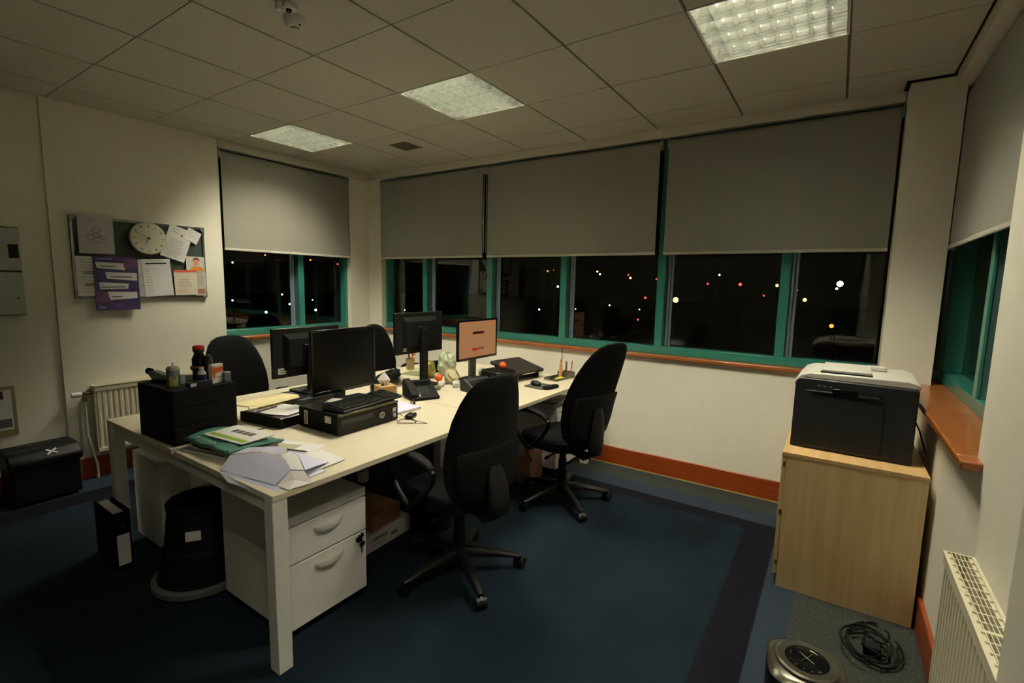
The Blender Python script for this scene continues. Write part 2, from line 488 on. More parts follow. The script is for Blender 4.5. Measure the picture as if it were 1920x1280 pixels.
# smoke detector and exit beacon, small ceiling diffuser
o = thing('smoke_detector', 'small white round smoke detector on the ceiling, upper left of centre', 'smoke detector', (2.42, -2.43, H))
MB().lathe([(0.052, 0), (0.052, -0.012), (0.045, -0.03), (0.03, -0.042), (0.001, -0.045)], n=28).build('base', WMET, o, smooth=True)
MB().lathe([(0.02, -0.043), (0.02, -0.05), (0.001, -0.052)], n=16).build('sensor_cap', LGREY, o, smooth=True)
MB().cyl((0.034, 0.0, -0.034), (0.036, 0.0, -0.041), 0.004, n=8).build('indicator', BLK, o)
o = thing('ceiling_sensor', 'small white bracketed sensor on the ceiling touching the smoke detector', 'sensor', (2.50, -2.51, H))
MB().box(-0.035, 0.03, -0.03, 0.03, -0.02, 0).box(-0.03, 0.0, -0.05, -0.02, -0.034, -0.0).build('housing', WMET, o, bevel=0.005)
MB().cyl((0, 0, -0.02), (0, 0, -0.03), 0.012, n=14).build('lens', DGREY, o, smooth=True)
o = thing('ceiling_vent', 'small square slotted air vent in the ceiling between the two far lights', 'vent', (1.295, -0.655, H))
m = MB()
for s in (-1, 1):
    m.box(s * 0.095 - 0.007, s * 0.095 + 0.007, -0.102, 0.102, -0.006, 0); m.box(-0.088, 0.088, s * 0.095 - 0.007, s * 0.095 + 0.007, -0.006, 0)
m.build('frame', TBAR, o)
m = MB()
for k in range(5): m.box(-0.088, 0.088, -0.075 + k * 0.036, -0.055 + k * 0.036, -0.006, -0.001)
m.build('slats', TBAR, o)
MB().box(-0.09, 0.09, -0.09, 0.09, -0.0009, -0.0002).build('backing', BLKM, o)

# ================================================================ NIGHT OUTSIDE
def ray(px, py, dist):
    d = w_ + r_ * ((px - 960) / F_PX) + u_ * ((640 - py) / F_PX)
    return CAM + d * dist
LE = {'white': emat('white_lamp_glow', (1, 0.97, 0.9), 3.0), 'orange': emat('sodium_lamp_glow', (1, 0.28, 0.05), 2.6),
      'amber': emat('amber_lamp_glow', (1, 0.50, 0.15), 5.0), 'red': emat('red_lamp_glow', (1, 0.12, 0.10), 1.6), 'flood': emat('floodlight_glow', (0.92, 1, 1), 40.0)}
NIGHT = [  # px, py, colour, apparent radius px, window
 (436, 492, 'white', 1.6, 'left'), (497, 478, 'orange', 1.5, 'left'), (545, 485, 'orange', 1.2, 'left'), (582, 487, 'orange', 1.5, 'left'), (633, 495, 'red', 1.6, 'left'),
 (436, 563, 'white', 1.7, 'left'), (499, 585, 'white', 2.3, 'left'), (543, 570, 'white', 1.8, 'left'), (529, 552, 'white', 1.5, 'left'), (592, 581, 'white', 2.2, 'left'), (586, 562, 'white', 1.2, 'left'), (657, 597, 'white', 1.6, 'left'),
 (738, 569, 'white', 2.0, 'back left'), (736, 581, 'white', 1.9, 'back left'), (759, 581, 'white', 1.2, 'back left'),
 (1027, 508, 'orange', 1.5, 'middle'), (1038, 506, 'red', 1.0, 'middle'), (1046, 537, 'white', 2.0, 'middle'), (1011, 580, 'white', 1.7, 'middle'), (1079, 579, 'white', 1.2, 'middle'),
 (1120, 509, 'amber', 1.6, 'right of the middle'), (1125, 514, 'white', 1.6, 'right of the middle'), (1178, 515, 'red', 1.6, 'right of the middle'), (1182, 521, 'amber', 2.0, 'right of the middle'), (1231, 523, 'red', 1.6, 'right of the middle'),
 (1210, 558, 'red', 2.2, 'right of the middle'), (1143, 572, 'white', 1.5, 'right of the middle'), (1199, 580, 'white', 1.2, 'right of the middle'), (1196, 599, 'red', 1.8, 'right of the middle'),
 (1254, 546, 'amber', 2.6, 'wide'), (1267, 562, 'amber', 5.0, 'wide'), (1327, 532, 'red', 2.0, 'wide'), (1349, 515, 'white', 1.8, 'wide'), (1388, 533, 'red', 3.0, 'wide'), (1432, 554, 'red', 1.7, 'wide'), (1457, 535, 'amber', 2.6, 'wide'), (1420, 640, 'red', 1.5, 'wide'),
 (1483, 542, 'orange', 1.8, 'last'), (1494, 544, 'orange', 2.0, 'last'), (1509, 562, 'amber', 3.2, 'last'), (1559, 611, 'orange', 3.6, 'last'), (1630, 670, 'amber', 4.5, 'last'), (1569, 541, 'white', 2.2, 'last'),
]
LBL = {'left': 'in the left wall window', 'back left': 'in the back window beside the left corner', 'middle': 'in the middle back window panes', 'right of the middle': 'in the back pane above the far chair',
       'wide': 'in the wide back pane left of the printer', 'last': 'in the back pane next to the corner column'}
protos = {}
for px, py, c, rp, wn in NIGHT:
    dist = 90.0
    k = (c,)
    R = rp * dist / F_PX
    P = ray(px, py, dist)
    o = bpy.data.objects.new('street_lamp', None); COL.objects.link(o); o.location = (P.x, P.y, -8)
    hh = P.z + 8
    if k not in protos:
        m = MB(); m.lathe([(0.001, -1), (0.5, -0.87), (0.87, -0.5), (1, 0), (0.87, 0.5), (0.5, 0.87), (0.001, 1)], n=12)
        g = m.build('lamp_head', LE[c], o, smooth=True); protos[k] = g
    else:
        g = protos[k].copy(); COL.objects.link(g); g.parent = o
    g.location = (0, 0, hh); g.scale = (R, R, R)
    MB().cyl((0, 0, 0), (0, 0, hh - R), 0.07, 0.04, n=6).build('pole', BLKM, o)
    cn = {'white': 'white', 'orange': 'dim orange', 'amber': 'bright amber', 'red': 'reddish'}[c]
    tag(o, 'tiny distant %s lamp, %s' % (cn, LBL[wn]), 'street lamp', 'distant %s lamps, %s' % (cn, LBL[wn]))
m = MB().lathe([(0.001, -1), (0.5, -0.87), (0.87, -0.5), (1, 0), (0.87, 0.5), (0.5, 0.87), (0.001, 1)], n=16)
FP = ray(1575, 532, 60)
o = thing('floodlight', 'brightest white floodlight outside, in the pane next to the corner column', 'floodlight', (FP.x, FP.y, -8))
g = m.build('lamp_head', LE['flood'], o, smooth=True); g.location = (0, 0, FP.z + 8); g.scale = (0.34, 0.34, 0.34)
MB().cyl((0, 0, 0), (0, 0, FP.z + 7.66), 0.07, 0.05, n=6).build('pole', BLKM, o)
# 'brightest white floodlight outside, through the pane next to the corner column', 'floodlight', smooth=True)

struct('ground', MB().add([(-300, -300, -8), (300, -300, -8), (300, 300, -8), (-300, 300, -8)], [(0, 1, 2, 3)]), mat('night_ground', (40, 38, 34), 0.9))
# ================================================================ BENCH DESK
DZ = 0.73
desk = thing('bench_desk', 'large white four-place bench desk filling the middle of the room', 'desk', (2.105, -1.51, 0))
def L(mb): mb.xf(Matrix.Translation((-2.105, 1.51, 0))); return mb
for x0, x1, y0, y1 in ((2.12, 2.94, -2.92, -1.522), (2.12, 2.94, -1.518, -0.10), (1.27, 2.09, -2.92, -1.522), (1.27, 2.09, -1.518, -0.10)):
    L(MB()).box(x0, x1, y0, y1, DZ - 0.025, DZ).build('desktop', DESKT, desk, bevel=0.002)
for x0, y0 in ((2.878, -2.92), (2.878, -0.16), (1.272, -2.92), (1.272, -0.16)):
    L(MB()).box(x0, x0 + 0.06, y0, y0 + 0.06, 0, DZ - 0.0255).build('leg', WMET, desk, bevel=0.003)
for x0 in (2.47, 1.68):
    L(MB()).box(x0, x0 + 0.06, -1.55, -1.49, 0, DZ - 0.08).build('leg', WMET, desk, bevel=0.003)
for y0 in (-2.912, -1.54, -0.15):
    xa, xb = (1.333, 2.877) if y0 != -1.54 else (1.36, 2.82)
    L(MB()).box(xa, xb, y0, y0 + 0.04, DZ - 0.078, DZ - 0.0255).build('end_rail', WMET, desk, bevel=0.002)
for x in (2.56, 1.62):
    L(MB()).box(x, x + 0.04, -2.87, -0.15, DZ - 0.078, DZ - 0.027).build('side_beam', WMET, desk)
L(MB()).box(2.085, 2.125, -2.86, -0.15, DZ - 0.20, DZ - 0.19).box(2.085, 2.09, -2.86, -0.15, DZ - 0.19, DZ - 0.08).box(2.12, 2.125, -2.86, -0.15, DZ - 0.19, DZ - 0.08).build('cable_tray', WMET, desk)

# ---------------------------------------------------------------- pedestals
def pedestal(label, loc, rz, hh=0.55, w=0.40, d=0.52):
    """front faces local +X"""
    o = thing('drawer_pedestal', label, 'drawer unit', loc, rz, 'white drawer units under the bench desk')
    z0 = 0.045
    MB().box(-d / 2, d / 2 - 0.022, -w / 2, w / 2, z0, hh).build('carcass', WMET, o, bevel=0.002)
    dz = (hh - z0 - 0.04)
    fr = [(hh - 0.04 - dz * 0.36, hh - 0.045, 'a'), (z0 + 0.002, hh - 0.045 - dz * 0.36, 'b')]
    MB().box(d / 2 - 0.0215, d / 2 - 0.002, -w / 2, w / 2, hh - 0.04, hh).build('top_strip', WMET, o, bevel=0.001)
    for a, b, _ in fr:
        f = MB().box(d / 2 - 0.0215, d / 2, -w / 2 + 0.001, w / 2 - 0.001, a, b - 0.003).build('drawer', WMET, o, bevel=0.0015)
        # half-moon scoop handle: a shallow dished shell, open at the top
        m = MB(); n = 18; rw = 0.072; zt = b - 0.042; X0 = d / 2
        rings = []
        for sc_, dx in ((1.0, 0.0003), (0.97, 0.007), (0.90, 0.012), (0.75, 0.016), (0.5, 0.019), (0.02, 0.020)):
            rings.append([(X0 + dx, rw * sc_ * math.cos(PI + PI * k / n), zt + 0.044 * sc_ * math.sin(PI + PI * k / n)) for k in range(n + 1)])
        m.ring_surface(rings, cap=False, closed=False)
        m.build('handle', WMET, f, smooth=True)
    for sx in (-1, 1):
        for sy in (-1, 1):
            m = MB(); x, y = sx * (d / 2 - 0.06), sy * (w / 2 - 0.05)
            m.cyl((x, y - 0.012, 0.022), (x, y - 0.003, 0.022), 0.022, n=16).cyl((x, y + 0.003, 0.022), (x, y + 0.012, 0.022), 0.022, n=16).cyl((x, y, 0.022), (x, y, z0), 0.008, n=8)
            m.build('caster', BLK, o)
    return o
P1 = pedestal('white two-drawer unit at the near desk corner, keys hanging in its lock', (2.555, -2.60, 0), 0, 0.552, 0.41)
m = MB(); m.cyl((0.238, 0.165, 0.318), (0.268, 0.165, 0.318), 0.008, n=12).build('lock', BLK, P1)
MB().cyl((0.2685, 0.156, 0.312), (0.274, 0.150, 0.310), 0.014, n=12).build('key_bow', BLK, P1)
MB().cyl((0.2685, 0.172, 0.326), (0.274, 0.176, 0.328), 0.010, n=12).build('key_bow', BLK, P1)
MB().cyl((0.270, 0.172, 0.283), (0.275, 0.172, 0.281), 0.015, n=12).cyl((0.272, 0.170, 0.316), (0.273, 0.172, 0.285), 0.0025, n=6).box(0.271, 0.274, 0.166, 0.172, 0.240, 0.275).build('hanging_key', BLK, P1)
P2 = pedestal('white drawer unit under the near left end of the desk, behind the black stool', (1.50, -2.62, 0), PI, 0.54, 0.42, 0.355)
P3 = pedestal('white drawer unit under the far right end of the desk, magazines on top', (2.58, -0.33, 0), 0, 0.552, 0.40)

# ================================================================ OFFICE CHAIRS (local +X is the way the sitter faces)
def office_chair(label, loc, rz, lift=0.0, lean=0.0, R0=0.30):
    o = thing('office_chair', label, 'chair', loc, rz, 'black high-backed office chairs round the desk')
    # five-star base
    m = MB()
    for k in range(5):
        a = 2 * PI * k / 5 + 0.25
        m.xf(Matrix.Rotation(a, 4, 'Z'))
        rings = []
        for t, x, hw, zt, zb in ((0, 0.0, 0.028, 0.135, 0.085), (0.3, 0.09, 0.027, 0.128, 0.086), (0.7, 0.22, 0.022, 0.105, 0.076), (1, 0.32, 0.018, 0.080, 0.062), (1.05, 0.338, 0.008, 0.074, 0.066)):
            rings.append([(x, -hw, zb), (x, -hw * 1.0, zb + (zt - zb) * 0.6), (x, -hw * 0.55, zt), (x, hw * 0.55, zt), (x, hw, zb + (zt - zb) * 0.6), (x, hw, zb)])
        m.ring_surface(rings)
    m.xf()
    m.cyl((0, 0, 0.075), (0, 0, 0.15), 0.042, 0.036, n=20)
    m.build('star_base', BLK, o, smooth=True)
    for k in range(5):
        a = 2 * PI * k / 5 + 0.25
        m = MB(); m.xf(Matrix.Rotation(a, 4, 'Z') @ Matrix.Translation((0.32, 0, 0)) @ Matrix.Rotation(1.1 + k, 4, 'Z'))
        m.cyl((0, 0, 0.06), (0, 0, 0.075), 0.008, n=8)
        for s in (-1, 1):
            m.cyl((-0.012, s * 0.008, 0.028), (-0.012, s * 0.026, 0.028), 0.028, n=18)
        m.prism([(-0.040, 0.030), (-0.034, 0.050), (-0.015, 0.061), (0.008, 0.059), (0.018, 0.040), (0.018, 0.030)], 'y', -0.007, 0.007)
        m.build('caster', BLK, o, smooth=True)
    MB().lathe([(0.034, 0.14), (0.033, 0.22), (0.030, 0.222), (0.029, 0.30), (0.025, 0.302), (0.024, 0.40)], n=20).build('gas_column', BLK, o, smooth=True)
    m = MB(); m.box(-0.12, 0.10, -0.07, 0.07, 0.385, 0.425).box(-0.24, -0.10, -0.035, 0.035, 0.375, 0.405)
    m.cyl((0.03, -0.07, 0.40), (0.05, -0.20, 0.385), 0.006, n=8).cyl((-0.05, 0.07, 0.40), (-0.07, 0.20, 0.385), 0.006, n=8)
    m.cyl((0.05, -0.20, 0.385), (0.055, -0.24, 0.38), 0.011, n=8).cyl((-0.07, 0.2, 0.385), (-0.075, 0.24, 0.38), 0.011, n=8)
    m.build('tilt_mechanism', BLK, o, bevel=0.004)
    # seat cushion
    rings = []
    for z, s, dz in ((0.415, 0.90, 0), (0.425, 0.97, 0), (0.455, 1.0, 0), (0.485, 0.985, 0), (0.500, 0.93, 0), (0.506, 0.80, 0), (0.504, 0.5, 0), (0.498, 0.2, 0)):
        r = []
        for k in range(40):
            a = 2 * PI * k / 40; c, sn = math.cos(a), math.sin(a)
            x = abs(c) ** 0.62 * (1 if c > 0 else -1) * 0.245 * s; y = abs(sn) ** 0.62 * (1 if sn > 0 else -1) * 0.245 * s
            y *= 1 - 0.10 * max(0, -x / 0.245)
            drop = -0.030 * max(0, (x - 0.12) / 0.125) ** 2
            r.append((x + 0.03, y, z + drop))
        rings.append(r)
    MB().ring_surface(rings).build('seat', FAB, o, smooth=True)
    # tall tapered backrest
    prof = [(0.470, 0.10, -0.215, 0.4), (0.485, 0.165, -0.212, 0.75), (0.52, 0.205, -0.210, 1), (0.60, 0.235, -0.210, 1.1), (0.70, 0.243, -0.215, 1.1), (0.80, 0.238, -0.225, 1.0), (0.90, 0.220, -0.240, 0.95),
            (0.98, 0.193, -0.255, 0.9), (1.04, 0.163, -0.268, 0.8), (1.075, 0.130, -0.276, 0.65), (1.095, 0.085, -0.281, 0.45), (1.102, 0.035, -0.283, 0.2)]
    rings = []
    LF = lambda z: lift * min(1.0, max(0.0, (z - 0.45) / 0.2))
    LX = lambda z: -lean * max(0.0, z - 0.47)
    for z, hw, x, th in prof:
        x += LX(z); z += LF(z)
        r = []
        for k in range(36):
            a = 2 * PI * k / 36; c, sn = math.cos(a), math.sin(a)
            y = abs(sn) ** 0.75 * (1 if sn > 0 else -1) * hw
            wrap = 0.10 * (y / 0.245) ** 2 * 0.45
            r.append((x + c * 0.030 * th + wrap, y, z))
        rings.append(r)
    bk = MB().ring_surface(rings).build('backrest', FAB, o, smooth=True)
    # rear shell, lower half of the back
    rings = []
    for z, hw, x in ((0.505, 0.13, -0.245), (0.52, 0.175, -0.247), (0.58, 0.205, -0.249), (0.66, 0.212, -0.252), (0.735, 0.208, -0.258), (0.745, 0.195, -0.255)):
        x += LX(z); z += LF(z)
        r = []
        for k in range(30):
            a = 2 * PI * k / 30; c, sn = math.cos(a), math.sin(a)
            y = abs(sn) ** 0.75 * (1 if sn > 0 else -1) * hw
            r.append((x + c * 0.014 + 0.10 * (y / 0.245) ** 2 * 0.42, y, z))
        rings.append(r)
    MB().ring_surface(rings).build('rear_shell', BLKM, o, smooth=True)
    m = MB()
    rings = []
    for x, z, hw, th in ((-0.17, 0.392, 0.045, 0.018), (-0.245, 0.375, 0.055, 0.030), (-0.285, 0.40, 0.062, 0.040), (-0.300, 0.46, 0.066, 0.036), (-0.292, 0.54, 0.062, 0.028), (-0.276, 0.62, 0.05, 0.018), (-0.268, 0.66, 0.03, 0.008)):
        x += LX(z); z += LF(z)
        r = []
        for k in range(16):
            a = 2 * PI * k / 16
            r.append((x + math.cos(a) * th * 0.9, math.sin(a) * hw, z + math.cos(a) * th * (-0.5 if z < 0.42 else 0.0)))
        rings.append(r)
    m.ring_surface(rings); m.build('back_bracket', BLK, o, smooth=True)
    for s in (-1, 1):
        y = s * 0.262
        loop = [(0.085, 0.418), (0.17, 0.47), (0.235, 0.535), (0.262, 0.590), (0.245, 0.632), (0.185, 0.662), (0.10, 0.678), (0.01, 0.680), (-0.07, 0.668), (-0.118, 0.640), (-0.112, 0.600), (-0.06, 0.53), (0.01, 0.465), (0.06, 0.418)]
        m = MB()
        m.tube([(x, y, z) for x, z in loop], 0.015, n=10)
        m.cyl((0.072, y + s * 0.006, 0.414), (0.072, s * 0.10, 0.412), 0.013, n=10)
        m.build('armrest', BLK, o, smooth=True)
        m = MB(); m.tube([(0.225, y, 0.655), (0.18, y, 0.675), (0.10, y, 0.690), (0.01, y, 0.692), (-0.07, y, 0.680), (-0.11, y, 0.660)], [0.016, 0.026, 0.030, 0.030, 0.026, 0.016], n=12, flat=0.42)
        m.build('arm_pad', BLKM, o, smooth=True)
    return o
CH = office_chair('black office chair nearest the camera, its tall back turned to the camera', (3.05, -1.975, 0), PI - 0.18)
office_chair('black office chair at the far right end of the desk, before the pale wall', (3.09, -0.89, 0), PI - 0.30, 0.075, 0.24)
dup(CH, (1.14, -2.03, 0), 0.08, 'black office chair on the far side of the desk, behind the black desktop cabinet')
dup(CH, (1.10, -0.60, 0), 0.25, 'black office chair on the far side, half hidden behind the upright black screen')

# ================================================================ SCREENS
def monitor(label, loc, rz, w, h, zc, scr=None, base=(0.11, 0.10), post=0.035, thick=0.045, sticker=None, back=True, basez=0.012):
    """screen faces local +X, origin on the surface it stands on, zc height of screen centre"""
    o = thing('monitor', label, 'monitor', loc, rz, None)
    z0, z1 = zc - h / 2, zc + h / 2
    m = MB(); m.box(-0.018, 0.0, -w / 2, w / 2, z0, z1); m.build('housing', BLK, o, bevel=0.004)
    m = MB(); m.ring_surface([[(-0.0175, -w * .36, z0 + h * .14), (-0.0175, w * .36, z0 + h * .14), (-0.0175, w * .36, z1 - h * .10), (-0.0175, -w * .36, z1 - h * .10)],
                              [(-thick, -w * .30, z0 + h * .20), (-thick, w * .30, z0 + h * .20), (-thick, w * .30, z1 - h * .22), (-thick, -w * .30, z1 - h * .22)]])
    m.build('rear_bulge', BLKM, o, bevel=0.006)
    b = 0.016
    m = MB(); m.box(0.0, 0.0045, -w / 2, w / 2, z1 - b, z1).box(0, 0.0045, -w / 2, w / 2, z0, z0 + b * 1.25).box(0, 0.0045, -w / 2, -w / 2 + b, z0 + b * 1.25, z1 - b).box(0, 0.0045, w / 2 - b, w / 2, z0 + b * 1.25, z1 - b)
    m.build('bezel', BLKG, o, bevel=0.001)
    s = MB().box(0.0003, 0.0015, -w / 2 + b, w / 2 - b, z0 + b * 1.25, z1 - b).build('screen', scr or mat('dark_screen', (4, 4, 5), 0.25, noise=0, spec=0.25), o)
    m = MB(); m.box(-thick - 0.030, -thick + 0.0, -post, post, 0.012, zc + 0.03); m.box(-thick - 0.01, -thick + 0.012, -0.05, 0.05, zc - 0.05, zc + 0.05)
    m.build('post', BLK, o, bevel=0.004)
    m = MB(); m.prism(rrect(-thick - 0.10, -thick + 0.11, -base[0], base[0], 0.03), 'z', 0, basez); m.build('base', BLK, o, bevel=0.003)
    if sticker:
        y, z, sw, sh = sticker
        m = MB(); m.box(-0.0195, -0.0183, y - sw / 2, y + sw / 2, z - sh / 2, z + sh / 2).use(LGREY)
        m.build('sticker', LGREY, o)
        m = MB()
        for k in range(2): m.box(-0.0199, -0.0196, y - sw * .32, y + sw * .3, z - sh * 0.28 + k * sh * .34, z - sh * 0.12 + k * sh * .34)
        m.build('sticker_print', INK, o)
    return o
# desktop computer lying flat, keyboard on it
PCZ = DZ + 0.112
pc = thing('desktop_computer', 'flat black desktop computer on the near right desk, keyboard lying on it', 'computer', (2.375, -2.14, DZ + 0.001), 0.02)
MB().box(-0.165, 0.160, -0.205, 0.205, 0.004, 0.112).build('case', BLKM, pc, bevel=0.004)
m = MB(); m.box(0.1605, 0.172, -0.206, 0.206, 0.002, 0.098); m.build('front_panel', BLK, pc, bevel=0.004)
m = MB(); m.box(0.1605, 0.176, -0.206, 0.206, 0.1, 0.113); m.build('front_rim', mat('bronze_rim', (86, 80, 56), 0.35, 0.5), pc, bevel=0.003)
m = MB(); m.box(0.1722, 0.1732, -0.19, 0.02, 0.055, 0.082); m.build('drive_bay', BLKG, pc)
m = MB(); m.cyl((0.1722, 0.085, 0.052), (0.1742, 0.085, 0.052), 0.018, n=24); m.build('round_badge', LGREY, pc)
m = MB(); m.cyl((0.1743, 0.085, 0.052), (0.1746, 0.085, 0.052), 0.0135, n=24); m.build('badge_ring', MGREY, pc)
for q in ((0.165, 0.190, 0.052, 0.075), (0.168, 0.190, 0.020, 0.045)): MB().box(0.1722, 0.1730, *q).build('front_sticker', LGREY, pc)
MB().box(-0.115, -0.085, -0.2062, -0.2052, 0.022, 0.098).build('tall_sticker', LGREY, pc); MB().box(0.062, 0.112, -0.2062, -0.2052, 0.058, 0.094).build('square_sticker', LGREY, pc)
m = MB(); m.box(-0.106, -0.094, -0.2066, -0.2063, 0.03, 0.09); m.build('barcode', INK, pc)
for s in (-1, 1): MB().box(-0.15, 0.15, s * 0.18 - 0.01, s * 0.18 + 0.01, 0, 0.004).build('foot', BLK, pc)

def keyboard(label, loc, rz, group=None, tilt=0.07):
    """long side along local Y, user at +X"""
    o = thing('keyboard', label, 'keyboard', loc, rz, group)
    m = MB(); m.prism([(0.08, 0.0), (0.082, 0.010), (0.075, 0.016), (-0.07, 0.030), (-0.08, 0.026), (-0.08, 0.0)], 'y', -0.222, 0.222); m.build('body', BLK, o, bevel=0.003)
    m = MB(); mn = MB(); m_all = m
    for rr in range(6):
        x = 0.060 - rr * 0.0235; zb = 0.0165 + (0.075 - x) / 0.145 * 0.014
        cols = 21
        for c in range(cols):
            y = -0.212 + c * 0.0202; m = mn if c > 14 else m_all
            if rr == 0 and 3 < c < 9:
                if c == 4: m.box(x - 0.009, x + 0.009, y, y + 0.098, zb, zb + 0.006)
                continue
            if c == 14 or (c == 18 and rr == 5): continue
            m.box(x - 0.009, x + 0.009, y, y + 0.0175, zb, zb + 0.006)
    m_all.build('keys', mat('key_caps', (18, 18, 19), 0.5, spec=0.3), o); mn.build('number_pad', MATS['key_caps'], o)
    return o
keyboard('black keyboard lying on the flat black computer', (2.455, -2.10, PCZ + 0.0025), 0.10)

mo1 = monitor('large blank black screen facing the camera behind the keyboard, near right desk', (2.135, -1.98, DZ + 0.001), 0.03, 0.475, 0.385, 0.315, base=(0.12, 0.1))
m2 = monitor('black screen seen from behind with a white sticker, near left desk', (1.615, -1.90, DZ + 0.044), PI + 0.02, 0.51, 0.325, 0.272, sticker=(0.195, 0.155, 0.055, 0.040))
m3 = monitor('black screen on a tall post seen from behind, farther left desk', (1.93, -1.145, DZ + 0.001), PI - 0.03, 0.495, 0.315, 0.408, sticker=(0.155, 0.285, 0.032, 0.028), post=0.033, base=(0.10, 0.1))
SCR = emat('orange_desktop_glow', lin((196, 138, 92)), 0.62)
m4 = monitor('lit screen showing a tan picture with a red mark, far right desk', (2.20, -0.735, DZ + 0.001), -0.02, 0.505, 0.325, 0.342, scr=SCR, base=(0.10, 0.09))
m = MB(); m.box(0.0017, 0.0020, -0.07, 0.075, 0.385, 0.405); m.build('dark_title_bar', emat('screen_brown', lin((70, 34, 22)), 0.5), m4)
m = MB(); m.box(0.0017, 0.0020, -0.075, -0.015, 0.25, 0.272); m.build('red_mark', emat('screen_red', lin((196, 44, 26)), 0.7), m4)
m = MB()
for k in range(4): m.prism([(-0.012 + k * 0.022, 0.254), (0.005 + k * 0.022, 0.256), (0.009 + k * 0.022, 0.276), (-0.006 + k * 0.022, 0.272)], 'x', 0.0017, 0.0020)
m.build('grey_lettering', emat('screen_grey', lin((112, 92, 78)), 0.5), m4)

[c for c in m4.children if c.name.startswith('post')][0].data.materials[0] = MGREY
# computer or dock under the second screen
o = thing('docking_base', 'dark grey rounded base under the black screen with the sticker', 'docking station', (1.70, -1.93, DZ + 0.001), 0.1)
MB().prism(rrect(-0.15, 0.13, -0.21, 0.2, 0.05), 'z', 0, 0.042).build('case', DGREY, o, bevel=0.008)
MB().box(0.1302, 0.132, -0.12, 0.12, 0.012, 0.03).build('front_slot', BLK, o)

# ================================================================ DESK CLUTTER
# black drawer cabinet standing on the near left desk
cb = thing('desktop_drawer_cabinet', 'black metal drawer cabinet on the near desk corner, bottles on top', 'drawer cabinet', (1.892, -2.755, DZ + 0.001), 0.04)
MB().box(-0.175, 0.175, -0.150, 0.150, 0.0, 0.268).build('body', BLKM, cb, bevel=0.003)
for k in range(3):
    f = MB().box(0.1755, 0.179, -0.143, 0.143, 0.012 + k * 0.086, 0.094 + k * 0.086).build('drawer', BLKM, cb, bevel=0.0015)
MB().box(-0.1805, -0.1755, -0.12, 0.12, 0.03, 0.23).build('rear_panel', BLKM, cb)
CT = DZ + 0.270
# things standing on it
o = thing('spray_can', 'silver aerosol spray can with a yellow-green label, on the black cabinet', 'spray can', (1.995, -2.855, CT))
MB().lathe([(0.026, 0), (0.028, 0.004), (0.028, 0.088)], n=24).build('can', mat('can_silver', (130, 132, 140), 0.3, 0.6), o, smooth=True)
MB().lathe([(0.0285, 0.0882), (0.028, 0.094), (0.020, 0.104), (0.010, 0.106)], n=24).build('shoulder', LGREY, o, smooth=True)
MB().cyl((0, 0, 0.106), (0.002, 0, 0.122), 0.004, n=10).build('nozzle', LGREY, o, smooth=True)
m = MB(); pts = [(0.0287 * math.cos(a), 0.0287 * math.sin(a)) for a in [(-1.0 + 0.16 * k) for k in range(9)]]
m.ring_surface([[(x, y, 0.012) for x, y in pts], [(x, y, 0.052 + 0.012 * math.sin(i)) for i, (x, y) in enumerate(pts)]], cap=False, closed=False); m.build('label', mat('lime_label', (186, 196, 96), 0.5), o)
o = thing('stapler', 'grey-green stapler lying at the left end of the black cabinet top', 'stapler', (1.815, -2.83, CT), 0.35)
MB().prism([(-0.075, 0), (0.075, 0), (0.07, 0.010), (-0.06, 0.012)], 'y', -0.02, 0.02).build('base', BLK, o, bevel=0.003)
MB().prism([(-0.085, 0.05), (-0.05, 0.058), (0.03, 0.040), (0.080, 0.026), (0.080, 0.012), (-0.055, 0.0125)], 'y', -0.021, 0.021).build('body', mat('grey_green_plastic', (110, 122, 114), 0.4), o, bevel=0.007)
MB().cyl((-0.095, 0, 0.052), (-0.075, 0, 0.050), 0.016, n=14).build('rear_knob', BLK, o, smooth=True)
MB().box(0.0802, 0.082, -0.014, 0.014, 0.013, 0.023).build('mouth', BLKG, o)
o = thing('drinks_bottle', 'dark bottle with a bright red cap at the back of the black cabinet', 'bottle', (1.86, -2.68, CT))
MB().lathe([(0.030, 0), (0.033, 0.006), (0.033, 0.055), (0.028, 0.065), (0.033, 0.075), (0.034, 0.105), (0.024, 0.128), (0.020, 0.136)], n=22).build('bottle_body', BLKG, o, smooth=True)
MB().lathe([(0.020, 0.1362), (0.026, 0.146), (0.027, 0.156)], n=20).build('neck', DGREY, o, smooth=True)
MB().lathe([(0.027, 0.1562), (0.027, 0.172), (0.022, 0.176), (0.001, 0.177)], n=20).build('cap', RED, o, smooth=True)
MB().lathe([(0.0336, 0.060), (0.0336, 0.072)], n=22).build('label', mat('salmon_label', (150, 96, 78), 0.6), o)
MB().cyl((-0.033, -0.028, 0.055), (-0.024, -0.012, 0.058), 0.011, n=12).build('side_knob', BLK, o, smooth=True)
o = thing('dark_flask', 'dark grey flask leaning beside the red-capped bottle', 'flask', (1.905, -2.655, CT))
MB().lathe([(0.019, 0), (0.020, 0.004), (0.020, 0.10), (0.017, 0.118), (0.010, 0.128), (0.001, 0.130)], n=20).build('flask_body', DGREY, o, smooth=True)
o = thing('correction_bottle', 'small white bottle with a blue label on the black cabinet', 'bottle', (1.985, -2.725, CT))
MB().lathe([(0.019, 0), (0.020, 0.004), (0.020, 0.050), (0.013, 0.064)], n=20).build('bottle_body', PAPER, o, smooth=True)
MB().lathe([(0.0203, 0.010), (0.0203, 0.046)], n=20).build('label', mat('blue_label', (62, 56, 140), 0.5), o)
MB().lathe([(0.011, 0.0642), (0.011, 0.080), (0.001, 0.081)], n=16).build('cap', LGREY, o, smooth=True)
o = thing('carton', 'upright white and orange carton on the black cabinet', 'carton', (2.025, -2.675, CT), 0.25)
MB().box(-0.012, 0.012, -0.031, 0.031, 0, 0.096).build('box', PAPER, o, bevel=0.001)
